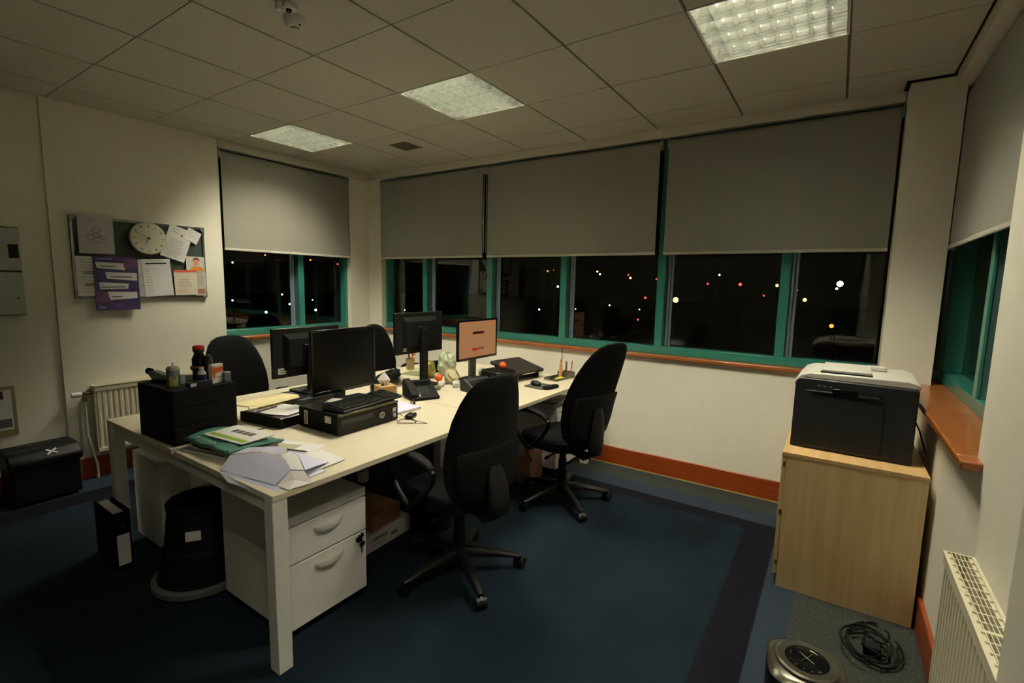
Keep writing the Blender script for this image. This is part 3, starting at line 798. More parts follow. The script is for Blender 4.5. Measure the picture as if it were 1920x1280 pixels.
m = MB().prism([(-0.031, 0.055), (-0.020, 0.02), (-0.012, 0.05), (0.031, 0.058), (0.031, 0.082), (-0.010, 0.080), (-0.031, 0.090)], 'x', 0.0122, 0.0126); m.build('orange_print', mat('orange_print', (206, 98, 48), 0.6), o)
m = MB().box(0.0122, 0.0126, -0.010, 0.031, 0.030, 0.033); m.build('red_line', RED, o)
o = thing('clear_box', 'small smoky plastic box at the right end of the black cabinet top', 'box', (2.03, -2.63, CT), 0.2)
MB().box(-0.014, 0.014, -0.018, 0.018, 0, 0.042).build('box', mat('smoky_plastic', (96, 100, 98), 0.3), o, bevel=0.002)
MB().box(-0.0145, 0.0145, -0.0185, 0.0185, 0.0422, 0.050).build('lid', MGREY, o, bevel=0.001)
o = thing('label_tape_box', 'low black box with a white label at the front edge of the black cabinet', 'box', (2.038, -2.765, CT), 0.05)
MB().box(-0.018, 0.018, -0.050, 0.055, 0, 0.022).build('box', BLK, o, bevel=0.002)
MB().box(0.0182, 0.0188, -0.044, -0.016, 0.003, 0.019).build('label', PAPER, o)
solo('tape_roll', MB().lathe([(0.018, 0), (0.026, 0), (0.026, 0.045), (0.018, 0.045)], n=22), mat('pale_blue_tape', (168, 176, 186), 0.4), 'pale roll of tape standing behind the silver spray can', 'tape', (1.915, -2.80, CT), smooth=True)

# black letter tray with papers
tr = thing('letter_tray', 'black letter tray full of papers beside the black drawer cabinet', 'tray', (2.02, -2.345, DZ + 0.001), 0.14)
m = MB(); m.box(-0.165, 0.165, -0.125, 0.125, 0, 0.004)
m.box(0.160, 0.165, -0.125, 0.125, 0.004, 0.052).box(-0.165, -0.160, -0.125, 0.125, 0.004, 0.052).box(-0.160, 0.160, -0.125, -0.120, 0.004, 0.058).box(-0.160, 0.160, 0.120, 0.125, 0.004, 0.052)
m.build('tray', BLKM, tr, bevel=0.002)
def paper(label, loc, rz, w=0.21, h=0.297, m=None, curl=0.01, name='paper_sheet', cat='paper', lines=0, group=None, tilt=(0, 0), t=0.0008):
    o = thing(name, label, cat, loc, rz, group)
    f = lambda u, v: ((u - 0.5) * h, (v - 0.5) * w, curl * (2 * u - 1) ** 2 + curl * 0.4 * (v ** 3) + tilt[0] * (u - 0.5) + tilt[1] * (v - 0.5))
    MB().sheet(f, 8, 6, t).build('sheet', m or PAPER, o, smooth=True)
    if lines:
        q = MB()
        for k in range(lines):
            u = 0.12 + 0.76 * k / max(1, lines - 1); v1 = 0.88 if k % 4 != 3 else 0.6
            g = lambda a, b, u=u, v1=v1: (f(u + 0.006 * a, 0.12 + (v1 - 0.12) * b)[0], f(u, 0.12 + (v1 - 0.12) * b)[1], f(u + 0.006 * a, 0.12 + (v1 - 0.12) * b)[2] + 0.0009)
            q.sheet(g, 1, 6, 0.0003)
        q.build('print', LINK, o)
    return o
TZ = DZ + 0.060
solo('paper_pile', MB().box(-0.15, 0.15, -0.112, 0.112, 0, 0.045), PAPER, 'thick pile of white paper filling the black letter tray', 'paper', (2.02, -2.345, DZ + 0.006), 0.14)
paper('loose white letter lying slantwise on the letter tray', (2.05, -2.345, TZ + 0.004), 0.30, 0.20, 0.26, lines=0, curl=0.006)
paper('lower white letter sticking out of the letter tray', (2.10, -2.32, TZ - 0.004), 0.10, 0.21, 0.20, lines=6, curl=0.003)
o = thing('document_wallet', 'cream paper wallet propped upright across the back of the letter tray', 'folder', (1.885, -2.34, TZ + 0.012), 0.14)
MB().prism([(-0.10, 0.014), (0.06, 0.022), (0.075, 0.010), (0.078, 0.014), (0.062, 0.028), (-0.10, 0.020)], 'y', -0.165, 0.165).build('wallet', mat('cream_paper', (236, 222, 168), 0.8), o)
MB().prism([(0.0655, 0.0), (0.0665, 0.0), (0.0665, 0.026), (0.0655, 0.026)], 'y', -0.166, -0.11).build('lilac_flap', ENVP, o)
solo('pen', MB().cyl((0, -0.065, 0), (0, 0.065, 0), 0.004, n=10).cyl((0, -0.078, 0), (0, -0.065, 0), 0.001, 0.004, n=10).cyl((0.003, 0.03, 0.004), (0.003, 0.06, 0.004), 0.0015, n=6), BLK,
     'black ballpoint pen lying on the letters in the tray', 'pen', (2.01, -2.41, TZ + 0.014), 0.2, smooth=True)
paper('yellow note sheet between the letter tray and the flat computer', (2.10, -2.235, DZ + 0.001), 0.2, 0.10, 0.12, m=YEL, curl=0.0)
# sundries behind the keyboard
o = thing('sweet_packet', 'small red and white packet between the keyboard and the blank screen', 'packet', (2.36, -1.955, PCZ + 0.0025), 0.2)
MB().prism(rrect(-0.015, 0.015, -0.038, 0.038, 0.006), 'z', 0, 0.022).build('wrapper', RED, o, bevel=0.004)
MB().box(-0.016, 0.0165, 0.014, 0.036, 0.001, 0.0225).build('white_end', PAPER, o, bevel=0.002)
o = thing('eraser', 'pale green eraser at the far right corner of the keyboard', 'eraser', (2.342, -1.885, PCZ + 0.0025), 0.1)
MB().prism(rrect(-0.012, 0.012, -0.015, 0.015, 0.008), 'z', 0, 0.012).build('block', mat('pale_green', (176, 196, 146), 0.6), o, bevel=0.003)
MB().box(-0.0122, 0.0122, -0.003, 0.012, 0.0005, 0.0124).build('sleeve', LGREY, o)
solo('business_card_pile', MB().box(-0.03, 0.03, -0.045, 0.045, 0, 0.007).xf(Matrix.Rotation(0.3, 4, 'Z')).box(-0.028, 0.028, -0.042, 0.043, 0.0072, 0.012), LGREY,
     'small pile of cards between the letter tray and the keyboard', 'cards', (2.30, -2.185, PCZ + 0.0025), 0.1)
solo('note_cube', MB().box(-0.035, 0.035, -0.035, 0.035, 0, 0.045), mat('grey_note', (126, 122, 100), 0.8), 'grey block of notes on the desk left of the flat computer', 'notes', (2.085, -2.17, DZ + 0.001), 0.2, bevel=0.001)

# folders, brochure, envelope at the near edge
def slab(name, label, cat, m, x0, x1, y0, y1, h, loc, rz, bevel=0.002, group=None):
    o = thing(name, label, cat, loc, rz, group)
    MB().box(x0, x1, y0, y1, 0.0008, h - 0.0008).build('pages', PAPER, o)
    MB().box(x0 - 0.002, x1 + 0.002, y0 - 0.002, y1 + 0.002, 0, 0.0008).box(x0 - 0.002, x1 + 0.002, y0 - 0.002, y1 + 0.002, h - 0.0008, h).box(x0 - 0.002, x0 - 0.0012, y0 - 0.002, y1 + 0.002, 0.0008, h - 0.0008).build('cover', m, o)
    return o
fz = DZ + 0.001
slab('clipboard_file', 'grey clipboard file at the bottom of the folder pile', 'file', MGREY, -0.17, 0.17, -0.115, 0.115, 0.012, (2.295, -2.750, fz), 0.22)
slab('folder', 'pink-edged paper folder second from the bottom of the folder pile', 'folder', mat('rose_card', (170, 128, 118), 0.8), -0.16, 0.16, -0.11, 0.11, 0.008, (2.295, -2.740, fz + 0.0125), 0.12)
o = thing('plastic_wallet', 'bulging teal plastic wallet on top of the folder pile', 'folder', (2.285, -2.725, fz + 0.021), 0.05)
f = lambda u, v: ((u - 0.5) * 0.37, (v - 0.5) * 0.26, 0.012 + 0.022 * math.sin(PI * v) * (1 - 0.3 * u) + 0.012 * (1 - v) ** 2 + 0.004 * math.sin(9 * u + 4 * v))
MB().sheet(f, 14, 10, 0.008).build('wallet', TEAL, o, smooth=True)
f2 = lambda u, v: ((u - 0.5) * 0.36, (v - 0.5) * 0.25, 0.0055 + 0.008 * (1 - v))
MB().sheet(f2, 6, 4, 0.005).build('lower_flap', TEALD, o, smooth=True)
MB().tube([(-0.175 + 0.35 * k / 10, -0.131, 0.020 + 0.006 * math.sin(k * 1.3)) for k in range(11)], 0.010, n=10).build('rolled_edge', TEALD, o, smooth=True)
m = MB()
for k in range(5): m.cyl((-0.10 + k * 0.035, -0.120, 0.036), (-0.095 + k * 0.035, -0.112, 0.039), 0.006, n=8)
m.build('crinkles', mat('clear_crinkle', (190, 205, 200), 0.15), o, smooth=True)
br = thing('brochure', 'white brochure with a lime stripe and small dark photos on the teal wallet', 'brochure', (2.300, -2.712, fz + 0.058), 0.10)
MB().box(-0.145, 0.145, -0.085, 0.085, 0, 0.004).build('cover', PAPER, br, bevel=0.0005)
MB().box(-0.13, 0.135, -0.070, -0.045, 0.0041, 0.0045).build('lime_stripe', mat('lime_print', (140, 172, 40), 0.6), br)
m = MB()
for k in range(4): m.box(-0.075 + k * 0.04, -0.043 + k * 0.04, 0.005, 0.040, 0.0041, 0.0045)
m.build('photo_strip', mat('brochure_photo', (78, 70, 52), 0.6, noise=0.5, scale=90), br)
MB().box(-0.13, 0.13, -0.042, -0.036, 0.0041, 0.0043).build('pale_line', mat('pale_lime', (206, 212, 160), 0.7), br)
# thin transparent wallet edge lying right of the pile
paper('clear plastic pocket under the brochure pile', (2.47, -2.63, fz + 0.0005), 0.35, 0.16, 0.16, m=mat('clear_pocket', (214, 212, 186), 0.2, coat=0.5), curl=0.001)
# crumpled open envelope
ev = thing('envelope', 'crumpled lilac-white open envelope hanging over the near desk corner', 'envelope', (2.735, -2.775, fz), 0.05)
def evf(u, v, seed=0):
    # v along y (near edge -> inwards), u along x
    x = -0.17 + 0.36 * u; y = -0.165 + 0.26 * v
    z = 0.020 + 0.022 * math.sin(PI * v) + 0.010 * math.sin(5 * u + 3 * v) * math.sin(PI * u)
    y += 0.02 * math.sin(3 * u); 
    return (x, y, z)
MB().sheet(lambda u, v: (-0.20 + 0.36 * u, -0.135 + 0.215 * v + 0.03 * u, 0.002 + 0.004 * abs(math.sin(6 * u))), 10, 6, 0.001).build('back_panel', ENVP, ev, smooth=True)
def fold(pts, name, m, parent):
    b = MB(); n = len(pts); top = [Vector(p) for p in pts]; bot = [p - Vector((0, 0, 0.001)) for p in top]
    c = sum(top, Vector()) / n; c2 = c - Vector((0, 0, 0.001))
    vs = top + bot + [c, c2]
    fs = [(i, (i + 1) % n, 2 * n) for i in range(n)] + [((i + 1) % n + n, i + n, 2 * n + 1) for i in range(n)] + [(i, i + n, (i + 1) % n + n, (i + 1) % n) for i in range(n)]
    b.add(vs, fs); return b.build(name, m, parent)
fold([(-0.20, -0.135, 0.004), (0.16, -0.105, 0.004), (0.19, -0.115, -0.0), (0.10, -0.145, -0.012), (-0.10, -0.155, -0.014)], 'hanging_edge', ENVP, ev)
fold([(-0.20, -0.13, 0.006), (0.13, -0.10, 0.010), (0.14, -0.04, 0.052), (0.02, 0.00, 0.075), (-0.10, -0.02, 0.070), (-0.23, -0.07, 0.046)], 'front_panel', ENVP, ev)
fold([(-0.23, -0.065, 0.048), (-0.10, -0.018, 0.073), (0.02, 0.003, 0.078), (-0.04, 0.07, 0.070), (-0.15, 0.10, 0.052), (-0.25, 0.02, 0.050)], 'flap', mat('envelope_inner', (206, 206, 226), 0.8), ev)
fold([(0.02, 0.004, 0.079), (0.14, -0.038, 0.054), (0.17, 0.00, 0.046), (0.05, 0.055, 0.070)], 'side_fold', PAPER, ev)
fold([(0.05, 0.06, 0.066), (0.17, 0.005, 0.044), (0.10, 0.17, 0.010), (-0.06, 0.16, 0.014), (-0.04, 0.075, 0.062)], 'far_panel', ENVP, ev)
fold([(0.135, -0.095, 0.008), (0.20, -0.09, 0.003), (0.215, 0.00, 0.003), (0.172, 0.00, 0.042), (0.142, -0.04, 0.050)], 'end_fold', PAPER, ev)
o = thing('address_sheet', 'white printed sheet sticking out of the lilac envelope towards the pencil', 'paper', (2.755, -2.645, fz + 0.001), 0.0)
fold([(-0.09, -0.07, 0.006), (0.115, -0.13, 0.006), (0.09, 0.12, 0.004), (-0.10, 0.13, 0.004)], 'sheet', PAPER, o)
m = MB(); rnd = random.Random(3)
for k in range(3):
    for q in range(6):
        x = 0.045 + k * 0.018 - 0.002 * q; y = -0.06 + q * 0.016 + k * 0.006
        m.tube([(x, y, 0.0072), (x + rnd.uniform(-.006, .006), y + 0.005, 0.0074), (x + rnd.uniform(-.005, .005), y + 0.011, 0.0072)], 0.0011, n=5)
m.build('writing', mat('dark_ink', (48, 50, 58), 0.7), o)
paper('loose white sheet lying flat on the desk under the brown pencil', (2.50, -2.60, fz + 0.0), 0.35, 0.21, 0.297, curl=0.0)
o = thing('pencil', 'dark brown pencil lying on the desk beyond the envelope', 'pencil', (2.555, -2.60, fz + 0.006), 0.35)
MB().cyl((-0.08, 0, 0), (0.07, 0, 0), 0.0036, n=6).build('shaft', mat('pencil_brown', (52, 34, 24), 0.5), o)
MB().cyl((0.07, 0, 0), (0.084, 0, 0), 0.0036, 0.0005, n=6).build('tip', CARD, o)
# ---------------------------------------------------------------- phones
def desk_phone(label, loc, rz, m1=BLKM):
    """user at +X, handset along the -Y side"""
    o = thing('desk_phone', label, 'phone', loc, rz, None)
    MB().prism([(-0.11, 0.0), (0.10, 0.0), (0.11, 0.016), (-0.085, 0.105), (-0.115, 0.10)], 'y', -0.095, 0.105).build('body', m1, o, bevel=0.006)
    q = Matrix.Translation((0.0, 0, 0.062)) @ Matrix.Rotation(math.radians(24.5), 4, 'Y')
    m = MB().xf(q); m.prism([(0.105, 0.002), (0.10, 0.022), (0.05, 0.030), (-0.05, 0.030), (-0.095, 0.028), (-0.105, 0.004), (-0.06, 0.003), (-0.05, 0.012), (0.05, 0.012), (0.06, 0.003)], 'y', -0.098, -0.052)
    m.build('handset', m1, o, bevel=0.006)
    m = MB().xf(q)
    for r in range(4):
        for c in range(3): m.box(0.0 + r * 0.021, 0.014 + r * 0.021, -0.025 + c * 0.026, -0.007 + c * 0.026, 0.0015, 0.006)
    m.build('keypad', MATS['key_caps'], o)
    m = MB().xf(q); m.box(-0.075, -0.025, -0.03, 0.085, 0.002, 0.005); m.build('display', BLKG, o)
    m = MB().xf(q); m.box(0.080, 0.098, -0.035, -0.028, 0.0025, 0.007); m.build('indicator', PAPER, o)
    pts = [(0.085, -0.075, 0.02)]
    return o
ph = desk_phone('black desk phone with its handset, on papers beside the tissue box', (2.255, -1.455, DZ + 0.001), -0.45)
m = MB(); P = [(0.115, -0.09, 0.012), (0.17, -0.10, 0.0078), (0.235, -0.14, 0.0075), (0.26, -0.19, 0.0075), (0.255, -0.25, 0.0075), (0.235, -0.30, 0.0075), (0.215, -0.33, 0.0075)]
m.tube(P, 0.0065, n=8).tube([(x - 0.012, y - 0.018, z) for x, y, z in P[1:]], 0.0055, n=8); m.build('curly_cord', BLK, ph, smooth=True)
o = thing('cable_adapter', 'black adapter with a tangle of thin leads on the desk right of the flat computer', 'adapter', (2.575, -1.86, DZ + 0.001), 0.4)
MB().prism(rrect(-0.025, 0.025, -0.045, 0.045, 0.018), 'z', 0, 0.022).build('body', BLK, o, bevel=0.006)
m = MB(); m.cyl((0.006, 0.02, 0.022), (0.006, 0.02, 0.025), 0.006, n=10).cyl((-0.008, 0.03, 0.022), (-0.008, 0.03, 0.025), 0.005, n=10).cyl((0.008, -0.01, 0.022), (0.008, -0.01, 0.024), 0.003, n=10); m.build('sockets', LGREY, o)
m = MB()
for seedk in range(4):
    rr = random.Random(seedk + 5); pts = []
    for k in range(14):
        t = k / 13
        pts.append((-0.01 + 0.09 * math.sin(PI * t) * (0.5 + 0.4 * seedk) * (1 if seedk % 2 else -0.5), -0.045 - 0.10 * t + 0.015 * math.sin(5 * t + seedk), 0.004 + 0.05 * (math.sin(PI * t) if seedk == 2 else 0)))
    m.tube(pts, 0.0016, n=6)
m.build('leads', BLK, o, smooth=True)
slab('paper_pile', 'pile of white and lilac papers between the black phone and the flat computer', 'paper', ENVP, -0.15, 0.12, -0.10, 0.10, 0.016, (2.36, -1.775, DZ + 0.001), -0.06)
paper('yellow sheet on the papers in front of the tissue box', (2.29, -1.775, DZ + 0.0180), -0.1, 0.08, 0.12, m=YEL, curl=0.0)
tb = thing('tissue_box', 'tan and green tissue box with a white tissue standing up', 'tissue box', (2.035, -1.575, DZ + 0.001), -0.35)
MB().box(-0.06, 0.06, -0.06, 0.06, 0.0, 0.075).build('box', mat('tissue_tan', (186, 146, 98), 0.7), tb, bevel=0.002)
MB().box(-0.0605, 0.0608, -0.0605, 0.0608, 0.0, 0.026).build('green_band', mat('tissue_green', (90, 130, 62), 0.7), tb, bevel=0.001)
MB().box(0.061, 0.0615, -0.055, -0.025, 0.026, 0.046).build('red_print', mat('tissue_red', (200, 80, 44), 0.7), tb)
m = MB().xf(Matrix.Rotation(0.35, 4, 'Z')); m.ring_surface([[(-0.012, -0.022, 0.0755), (0.010, -0.020, 0.0755), (0.014, 0.0, 0.0755), (0.010, 0.020, 0.0755), (-0.010, 0.022, 0.0755)],
   [(-0.020, -0.056, 0.122), (0.016, -0.030, 0.110), (0.026, 0.002, 0.118), (0.014, 0.034, 0.108), (-0.012, 0.050, 0.112)],
   [(-0.006, -0.020, 0.160), (0.0, -0.012, 0.164), (0.004, -0.006, 0.168), (0.0, 0.004, 0.160), (-0.004, 0.010, 0.152)]])
m.build('tissue', PAPER, tb)
# dark shapes on the far-left places
o = thing('bag_strap', 'black padded strap and cables heaped across the left desk, behind the tissue box', 'strap', (1.90, -1.50, DZ + 0.001), 0.0)
m = MB(); rr = random.Random(11)
for k in range(8):
    a0 = rr.uniform(0, 6.28); pts = []; off = (k - 3.5) * 0.017
    for j in range(16):
        t = j / 15; w__ = math.sin(PI * t) * 0.6 + 0.5
        pts.append((0.03 - 0.36 * t + off * w__ * 0.9 + 0.012 * math.sin(7 * t + a0), -0.06 + 0.50 * t + off * w__ * 0.6, 0.020 + 0.032 * abs(math.sin(3.3 * t + a0 * 2)) + 0.002 * k))
    m.tube(pts, 0.017, n=8)
m.build('strap', BLKM, o, smooth=True)
pot = thing('pen_pot', 'clear pot of orange scissors and pens on the far-left desk place', 'pen pot', (1.42, -0.735, DZ + 0.001))
MB().lathe([(0.036, 0), (0.040, 0.10), (0.038, 0.10), (0.034, 0.004), (0.001, 0.004)], n=20).build('pot', mat('pot_tan', (150, 124, 84), 0.3, coat=0.4), pot, smooth=True)
sc = thing('scissors', 'orange-handled scissors standing in the clear pen pot', 'scissors', (1.42, -0.735, DZ + 0.008))
MB().tube([(0, -0.01, 0), (0.0, 0.02, 0.09), (0.0, 0.034, 0.13)], 0.006, n=8).tube([(0, 0.04 + 0.016 * math.cos(a), 0.150 + 0.030 * math.sin(a)) for a in [2 * PI * k / 12 - 1.6 for k in range(13)]], 0.009, n=8).build('handle', mat('scissor_orange', (206, 96, 36), 0.4), sc, smooth=True)
MB().tube([(0, 0.01, 0), (0.004, -0.012, 0.09), (0.004, -0.03, 0.155)], 0.010, n=8, flat=0.5).build('other_handle', mat('scissor_dark', (84, 36, 24), 0.4), sc, smooth=True)
desk_phone('low black phone on the far-left place, between the pen pot and the tall post', (1.62, -0.60, DZ + 0.001), PI - 0.2)
slab('notebook', 'green and tan notebook behind the black phone on the left side', 'notebook', mat('olive_card', (122, 130, 78), 0.7), -0.10, 0.10, -0.075, 0.075, 0.012, (1.63, -0.87, DZ + 0.001), 0.3)
# stress balls on stems (foam-tipped toys)
for nm, loc in (('orange foam ball on the desk beside the tall black screen post', (2.00, -0.985, DZ + 0.032)), ('orange foam ball resting on the black case before the closed laptop', (2.45, -0.735, DZ + 0.151))):
    solo('foam_ball', MB().lathe([(0.001, -0.030), (0.012, -0.0275), (0.022, -0.020), (0.029, -0.008), (0.030, 0.0), (0.029, 0.008), (0.022, 0.020), (0.012, 0.0275), (0.001, 0.030)], n=20), ORANGE, nm, 'ball', loc, smooth=True, group='orange foam balls')
# crumpled paper bags / cloths between the rear screens
def crumple(name, label, m, loc, r, seed, sz=1.0, cat='paper'):
    b = MB(); rr = random.Random(seed); rings = []
    N = 16
    for i in range(9):
        ph_ = PI * i / 8; ring = []
        for k in range(N):
            a = 2 * PI * k / N; q = r * (0.78 + 0.34 * rr.random())
            ring.append((q * math.sin(ph_) * math.cos(a) + 1e-4 * math.cos(a), q * math.sin(ph_) * math.sin(a) + 1e-4 * math.sin(a), max(-r * sz * 0.8, q * math.cos(ph_) * sz)))
        rings.append(ring)
    b.ring_surface(rings)
    return solo(name, b, m, label, cat, (loc[0], loc[1], loc[2] + r * sz * 0.8), 0.3 * seed)
crumple('crumpled_bag', 'crumpled cream bag at the foot of the lit screen, left side', mat('cream_bag', (206, 198, 158), 0.7), (2.12, -0.97, DZ + 0.001), 0.062, 4, 1.05, 'bag')
crumple('crumpled_bag', 'pale translucent bag standing behind the lit screen, left of it', mat('pale_bag', (178, 184, 156), 0.4), (1.85, -0.72, DZ + 0.001), 0.085, 9, 1.3, 'bag')
crumple('yellow_cloth', 'yellow crumpled packet between the tall post and the lit screen', mat('pale_yellow', (204, 196, 108), 0.7), (1.80, -0.90, DZ + 0.001), 0.065, 2, 1.2, 'packet')
crumple('paper_ball', 'small crumpled paper at the foot of the tall black post', PAPER, (2.15, -1.13, DZ + 0.001), 0.026, 6, 1.0)
crumple('paper_ball', 'crumpled paper right of the lit screen base, before the closed laptop', PAPER, (2.12, -0.565, DZ + 0.001), 0.042, 3, 0.9)
crumple('crumpled_wrapper', 'white crumpled wrapper between the dark grey phone and the lit screen stand', PAPER, (2.24, -1.05, DZ + 0.001), 0.032, 12, 0.9)
crumple('crumpled_wrapper', 'green and dark crumpled wrapper in front of the tall black post', mat('green_wrapper', (96, 120, 84), 0.6), (2.19, -1.215, DZ + 0.001), 0.026, 15, 0.7)
o = thing('cable_coil', 'coil of dark cables at the foot of the lit screen', 'cables', (2.27, -0.90, DZ + 0.001))
m = MB(); rr = random.Random(31)
for k in range(6):
    a0 = rr.uniform(0, 6.28); r0 = rr.uniform(0.03, 0.06)
    m.tube([(r0 * math.cos(a0 + 5.6 * j / 16), r0 * 1.2 * math.sin(a0 + 5.6 * j / 16), 0.005 + 0.007 * k + 0.012 * abs(math.sin(j * 0.5 + k))) for j in range(17)], 0.0035, n=6)
m.build('cables', DGREY, o, smooth=True)
# black cases near the lit screen
o = thing('desk_phone', 'dark grey phone with a raised hood in front of the lit screen', 'phone', (2.46, -1.02, DZ + 0.001), -0.25)
MB().prism([(-0.10, 0.0), (0.10, 0.0), (0.10, 0.018), (0.0, 0.070), (-0.06, 0.090), (-0.10, 0.075)], 'y', -0.13, 0.10).build('body', DGREY, o, bevel=0.010)
MB().xf(Matrix.Rotation(0.5, 4, 'Y')).prism(rrect(-0.055, 0.045, -0.115, 0.085, 0.02), 'z', 0.058, 0.064).build('keypad_plate', BLKM, o, bevel=0.002)
MB().box(-0.01, 0.0, 0.103, 0.108, 0.0, 0.10).build('side_plate', MGREY, o)
o = thing('black_case', 'flat black case with rounded corners right of the lit screen base', 'case', (2.42, -0.75, DZ + 0.001), -0.2)
MB().prism(rrect(-0.11, 0.11, -0.11, 0.11, 0.04), 'z', 0, 0.115).build('shell', BLK, o, bevel=0.014)
MB().prism(rrect(-0.09, 0.09, -0.09, 0.09, 0.035), 'z', 0.1151, 0.119).build('lid_panel', BLKM, o, bevel=0.003)
o = thing('laptop', 'closed black laptop on a sloping stand at the far right desk', 'laptop', (2.38, -0.42, DZ + 0.001), -0.15)
q = Matrix.Translation((0, 0, 0.085)) @ Matrix.Rotation(math.radians(13), 4, 'Y')
MB().xf(q).prism(rrect(-0.155, 0.155, -0.185, 0.185, 0.015), 'z', 0.0, 0.013).build('base_half', BLK, o, bevel=0.003)
MB().xf(q).prism(rrect(-0.155, 0.155, -0.185, 0.185, 0.015), 'z', 0.0135, 0.023).build('lid', mat('laptop_lid', (46, 42, 38), 0.5), o, bevel=0.003)
for s in (-1, 1): MB().prism([(-0.13, 0.0), (0.13, 0.0), (0.13, 0.05), (-0.13, 0.108)], 'y', s * 0.13 - 0.01, s * 0.13 + 0.01).build('stand_wedge', BLK, o)
MB().xf(q).box(0.1552, 0.158, -0.10, 0.06, 0.002, 0.010).build('front_slot', LGREY, o)
slab('remote_control', 'slim black remote lying on the desk in front of the dark grey phone', 'remote', BLK, -0.02, 0.02, -0.085, 0.085, 0.018, (2.575, -1.235, DZ + 0.001), 0.45)
paper('small white scrap on the desk beside the slim black remote', (2.60, -1.09, DZ + 0.001), 0.5, 0.06, 0.05, curl=0.004)
o = thing('pen', 'yellow pen on the desk behind the near tall chair back', 'pen', (2.63, -1.02, DZ + 0.006), 0.9)
MB().cyl((0, -0.06, 0), (0, 0.05, 0), 0.004, n=8).build('barrel', YEL, o, smooth=True); MB().cyl((0, 0.05, 0), (0, 0.07, 0), 0.0042, 0.002, n=8).build('cap', BLK, o, smooth=True)
# mouse pad and mouse
o = thing('mouse_pad', 'grey mouse pad with a black wrist rest on the far right desk', 'mouse pad', (2.76, -0.62, DZ + 0.001), -0.15)
MB().prism(rrect(-0.13, 0.06, -0.10, 0.10, 0.03), 'z', 0, 0.004).build('pad', mat('pad_grey', (72, 72, 66), 0.9), o, bevel=0.001)
MB().prism(rrect(0.045, 0.105, -0.085, 0.085, 0.028), 'z', 0.0042, 0.022).build('wrist_rest', BLKM, o, bevel=0.008)
o = thing('mouse', 'black computer mouse on the grey mouse pad', 'mouse', (2.695, -0.625, DZ + 0.0055), -0.3)
MB().ring_surface([[(0.055 * s_ * math.cos(a) * (1.0), 0.030 * s_ * math.sin(a), z) for a in [2 * PI * k / 20 for k in range(20)]] for z, s_ in ((0, 0.92), (0.008, 1.0), (0.02, 0.96), (0.030, 0.78), (0.036, 0.45), (0.037, 0.1))]).build('body', BLK, o, smooth=True)
MB().cyl((-0.032, -0.004, 0.030), (-0.032, 0.004, 0.030), 0.006, n=12).build('wheel', MGREY, o, smooth=True)
# desk organiser with sticky notes, pencils
o = thing('desk_organiser', 'smoky tray organiser at the far right desk corner', 'organiser', (2.70, -0.22, DZ + 0.001), -0.15)
m = MB(); m.box(-0.065, 0.065, -0.15, 0.12, 0, 0.004)
for a in ((-0.065, -0.062, -0.15, 0.12), (0.062, 0.065, -0.15, 0.12)): m.box(a[0], a[1], a[2], a[3], 0.004, 0.020)
m.box(-0.062, 0.062, -0.15, -0.147, 0.004, 0.020).box(-0.062, 0.062, 0.117, 0.12, 0.004, 0.05).box(-0.062, 0.062, 0.035, 0.038, 0.004, 0.05)
m.box(0.059, 0.062, 0.038, 0.117, 0.020, 0.05)
m.build('tray', mat('smoky_tray', (92, 90, 72), 0.3, coat=0.3), o)
solo('sticky_notes', MB().box(-0.035, 0.035, -0.045, 0.045, 0, 0.012), mat('sticky_yellow', (232, 220, 70), 0.7), 'bright yellow sticky notes in the smoky organiser', 'sticky notes', (2.715, -0.285, DZ + 0.007), -0.15)
for k, (nm, mm, dx, dy, hh, tx, ty) in enumerate((('orange pencil in the organiser, leftmost', ORANGE, -0.03, 0.060, 0.14, -0.01, -0.015), ('red pen in the organiser, rightmost', RED, 0.03, 0.092, 0.13, 0.01, 0.014), ('tan pencil in the organiser, middle', CARD, 0.0, 0.085, 0.12, 0.0, 0.0), ('dark pen in the organiser, behind the red one', BLK, -0.02, 0.10, 0.12, 0.0, 0.012))):
    o = thing('pencil', nm, 'pencil', (2.70 + dx + 0.012, -0.22 + dy, DZ + 0.007))
    MB().cyl((0, 0, 0), (tx, ty, hh), 0.0045, n=8).build('shaft', mm, o, smooth=True)
    MB().cyl((tx, ty, hh), (tx * 1.06, ty * 1.06, hh + 0.012), 0.0045, 0.001, n=8).build('tip', CARD, o, smooth=True)
o = thing('hand_cream', 'upright peach tube with a white cap mark in the organiser', 'tube', (2.69, -0.205, DZ + 0.006), 0.2)
MB().ring_surface([[(0.016 * math.cos(a) * s_, 0.020 * math.sin(a), z) for a in [2 * PI * k / 14 for k in range(14)]] for z, s_ in ((0, 1), (0.09, 0.8), (0.125, 0.2))]).build('tube_body', mat('peach_tube', (226, 158, 96), 0.5), o, smooth=True)
MB().box(0.0155, 0.0165, -0.009, 0.004, 0.065, 0.105).build('white_mark', PAPER, o)
o = thing('antenna', 'thin upright dark rod at the far right desk corner, against the sill', 'rod', (2.66, -0.13, DZ + 0.001))
MB().cyl((0, 0, 0), (0, 0, 0.02), 0.014, 0.010, n=12).build('foot', BLK, o, smooth=True); MB().cyl((0, 0, 0.02), (0.0, 0, 0.24), 0.0045, 0.003, n=8).build('rod', DGREY, o, smooth=True)
o = thing('key_bunch', 'dark pair of scissors and keys left in the smoky organiser', 'scissors', (2.69, -0.355, DZ + 0.006))
m = MB(); m.tube([(0.0 + 0.02 * math.cos(a), 0.02 * math.sin(a), 0.012) for a in [2 * PI * k / 12 for k in range(13)]], 0.005, n=7).tube([(-0.01 + 0.018 * math.cos(a), 0.045 + 0.018 * math.sin(a), 0.014) for a in [2 * PI * k / 12 for k in range(13)]], 0.005, n=7).box(-0.01, 0.01, 0.06, 0.12, 0.004, 0.016); m.build('handles', BLK, o, smooth=True)
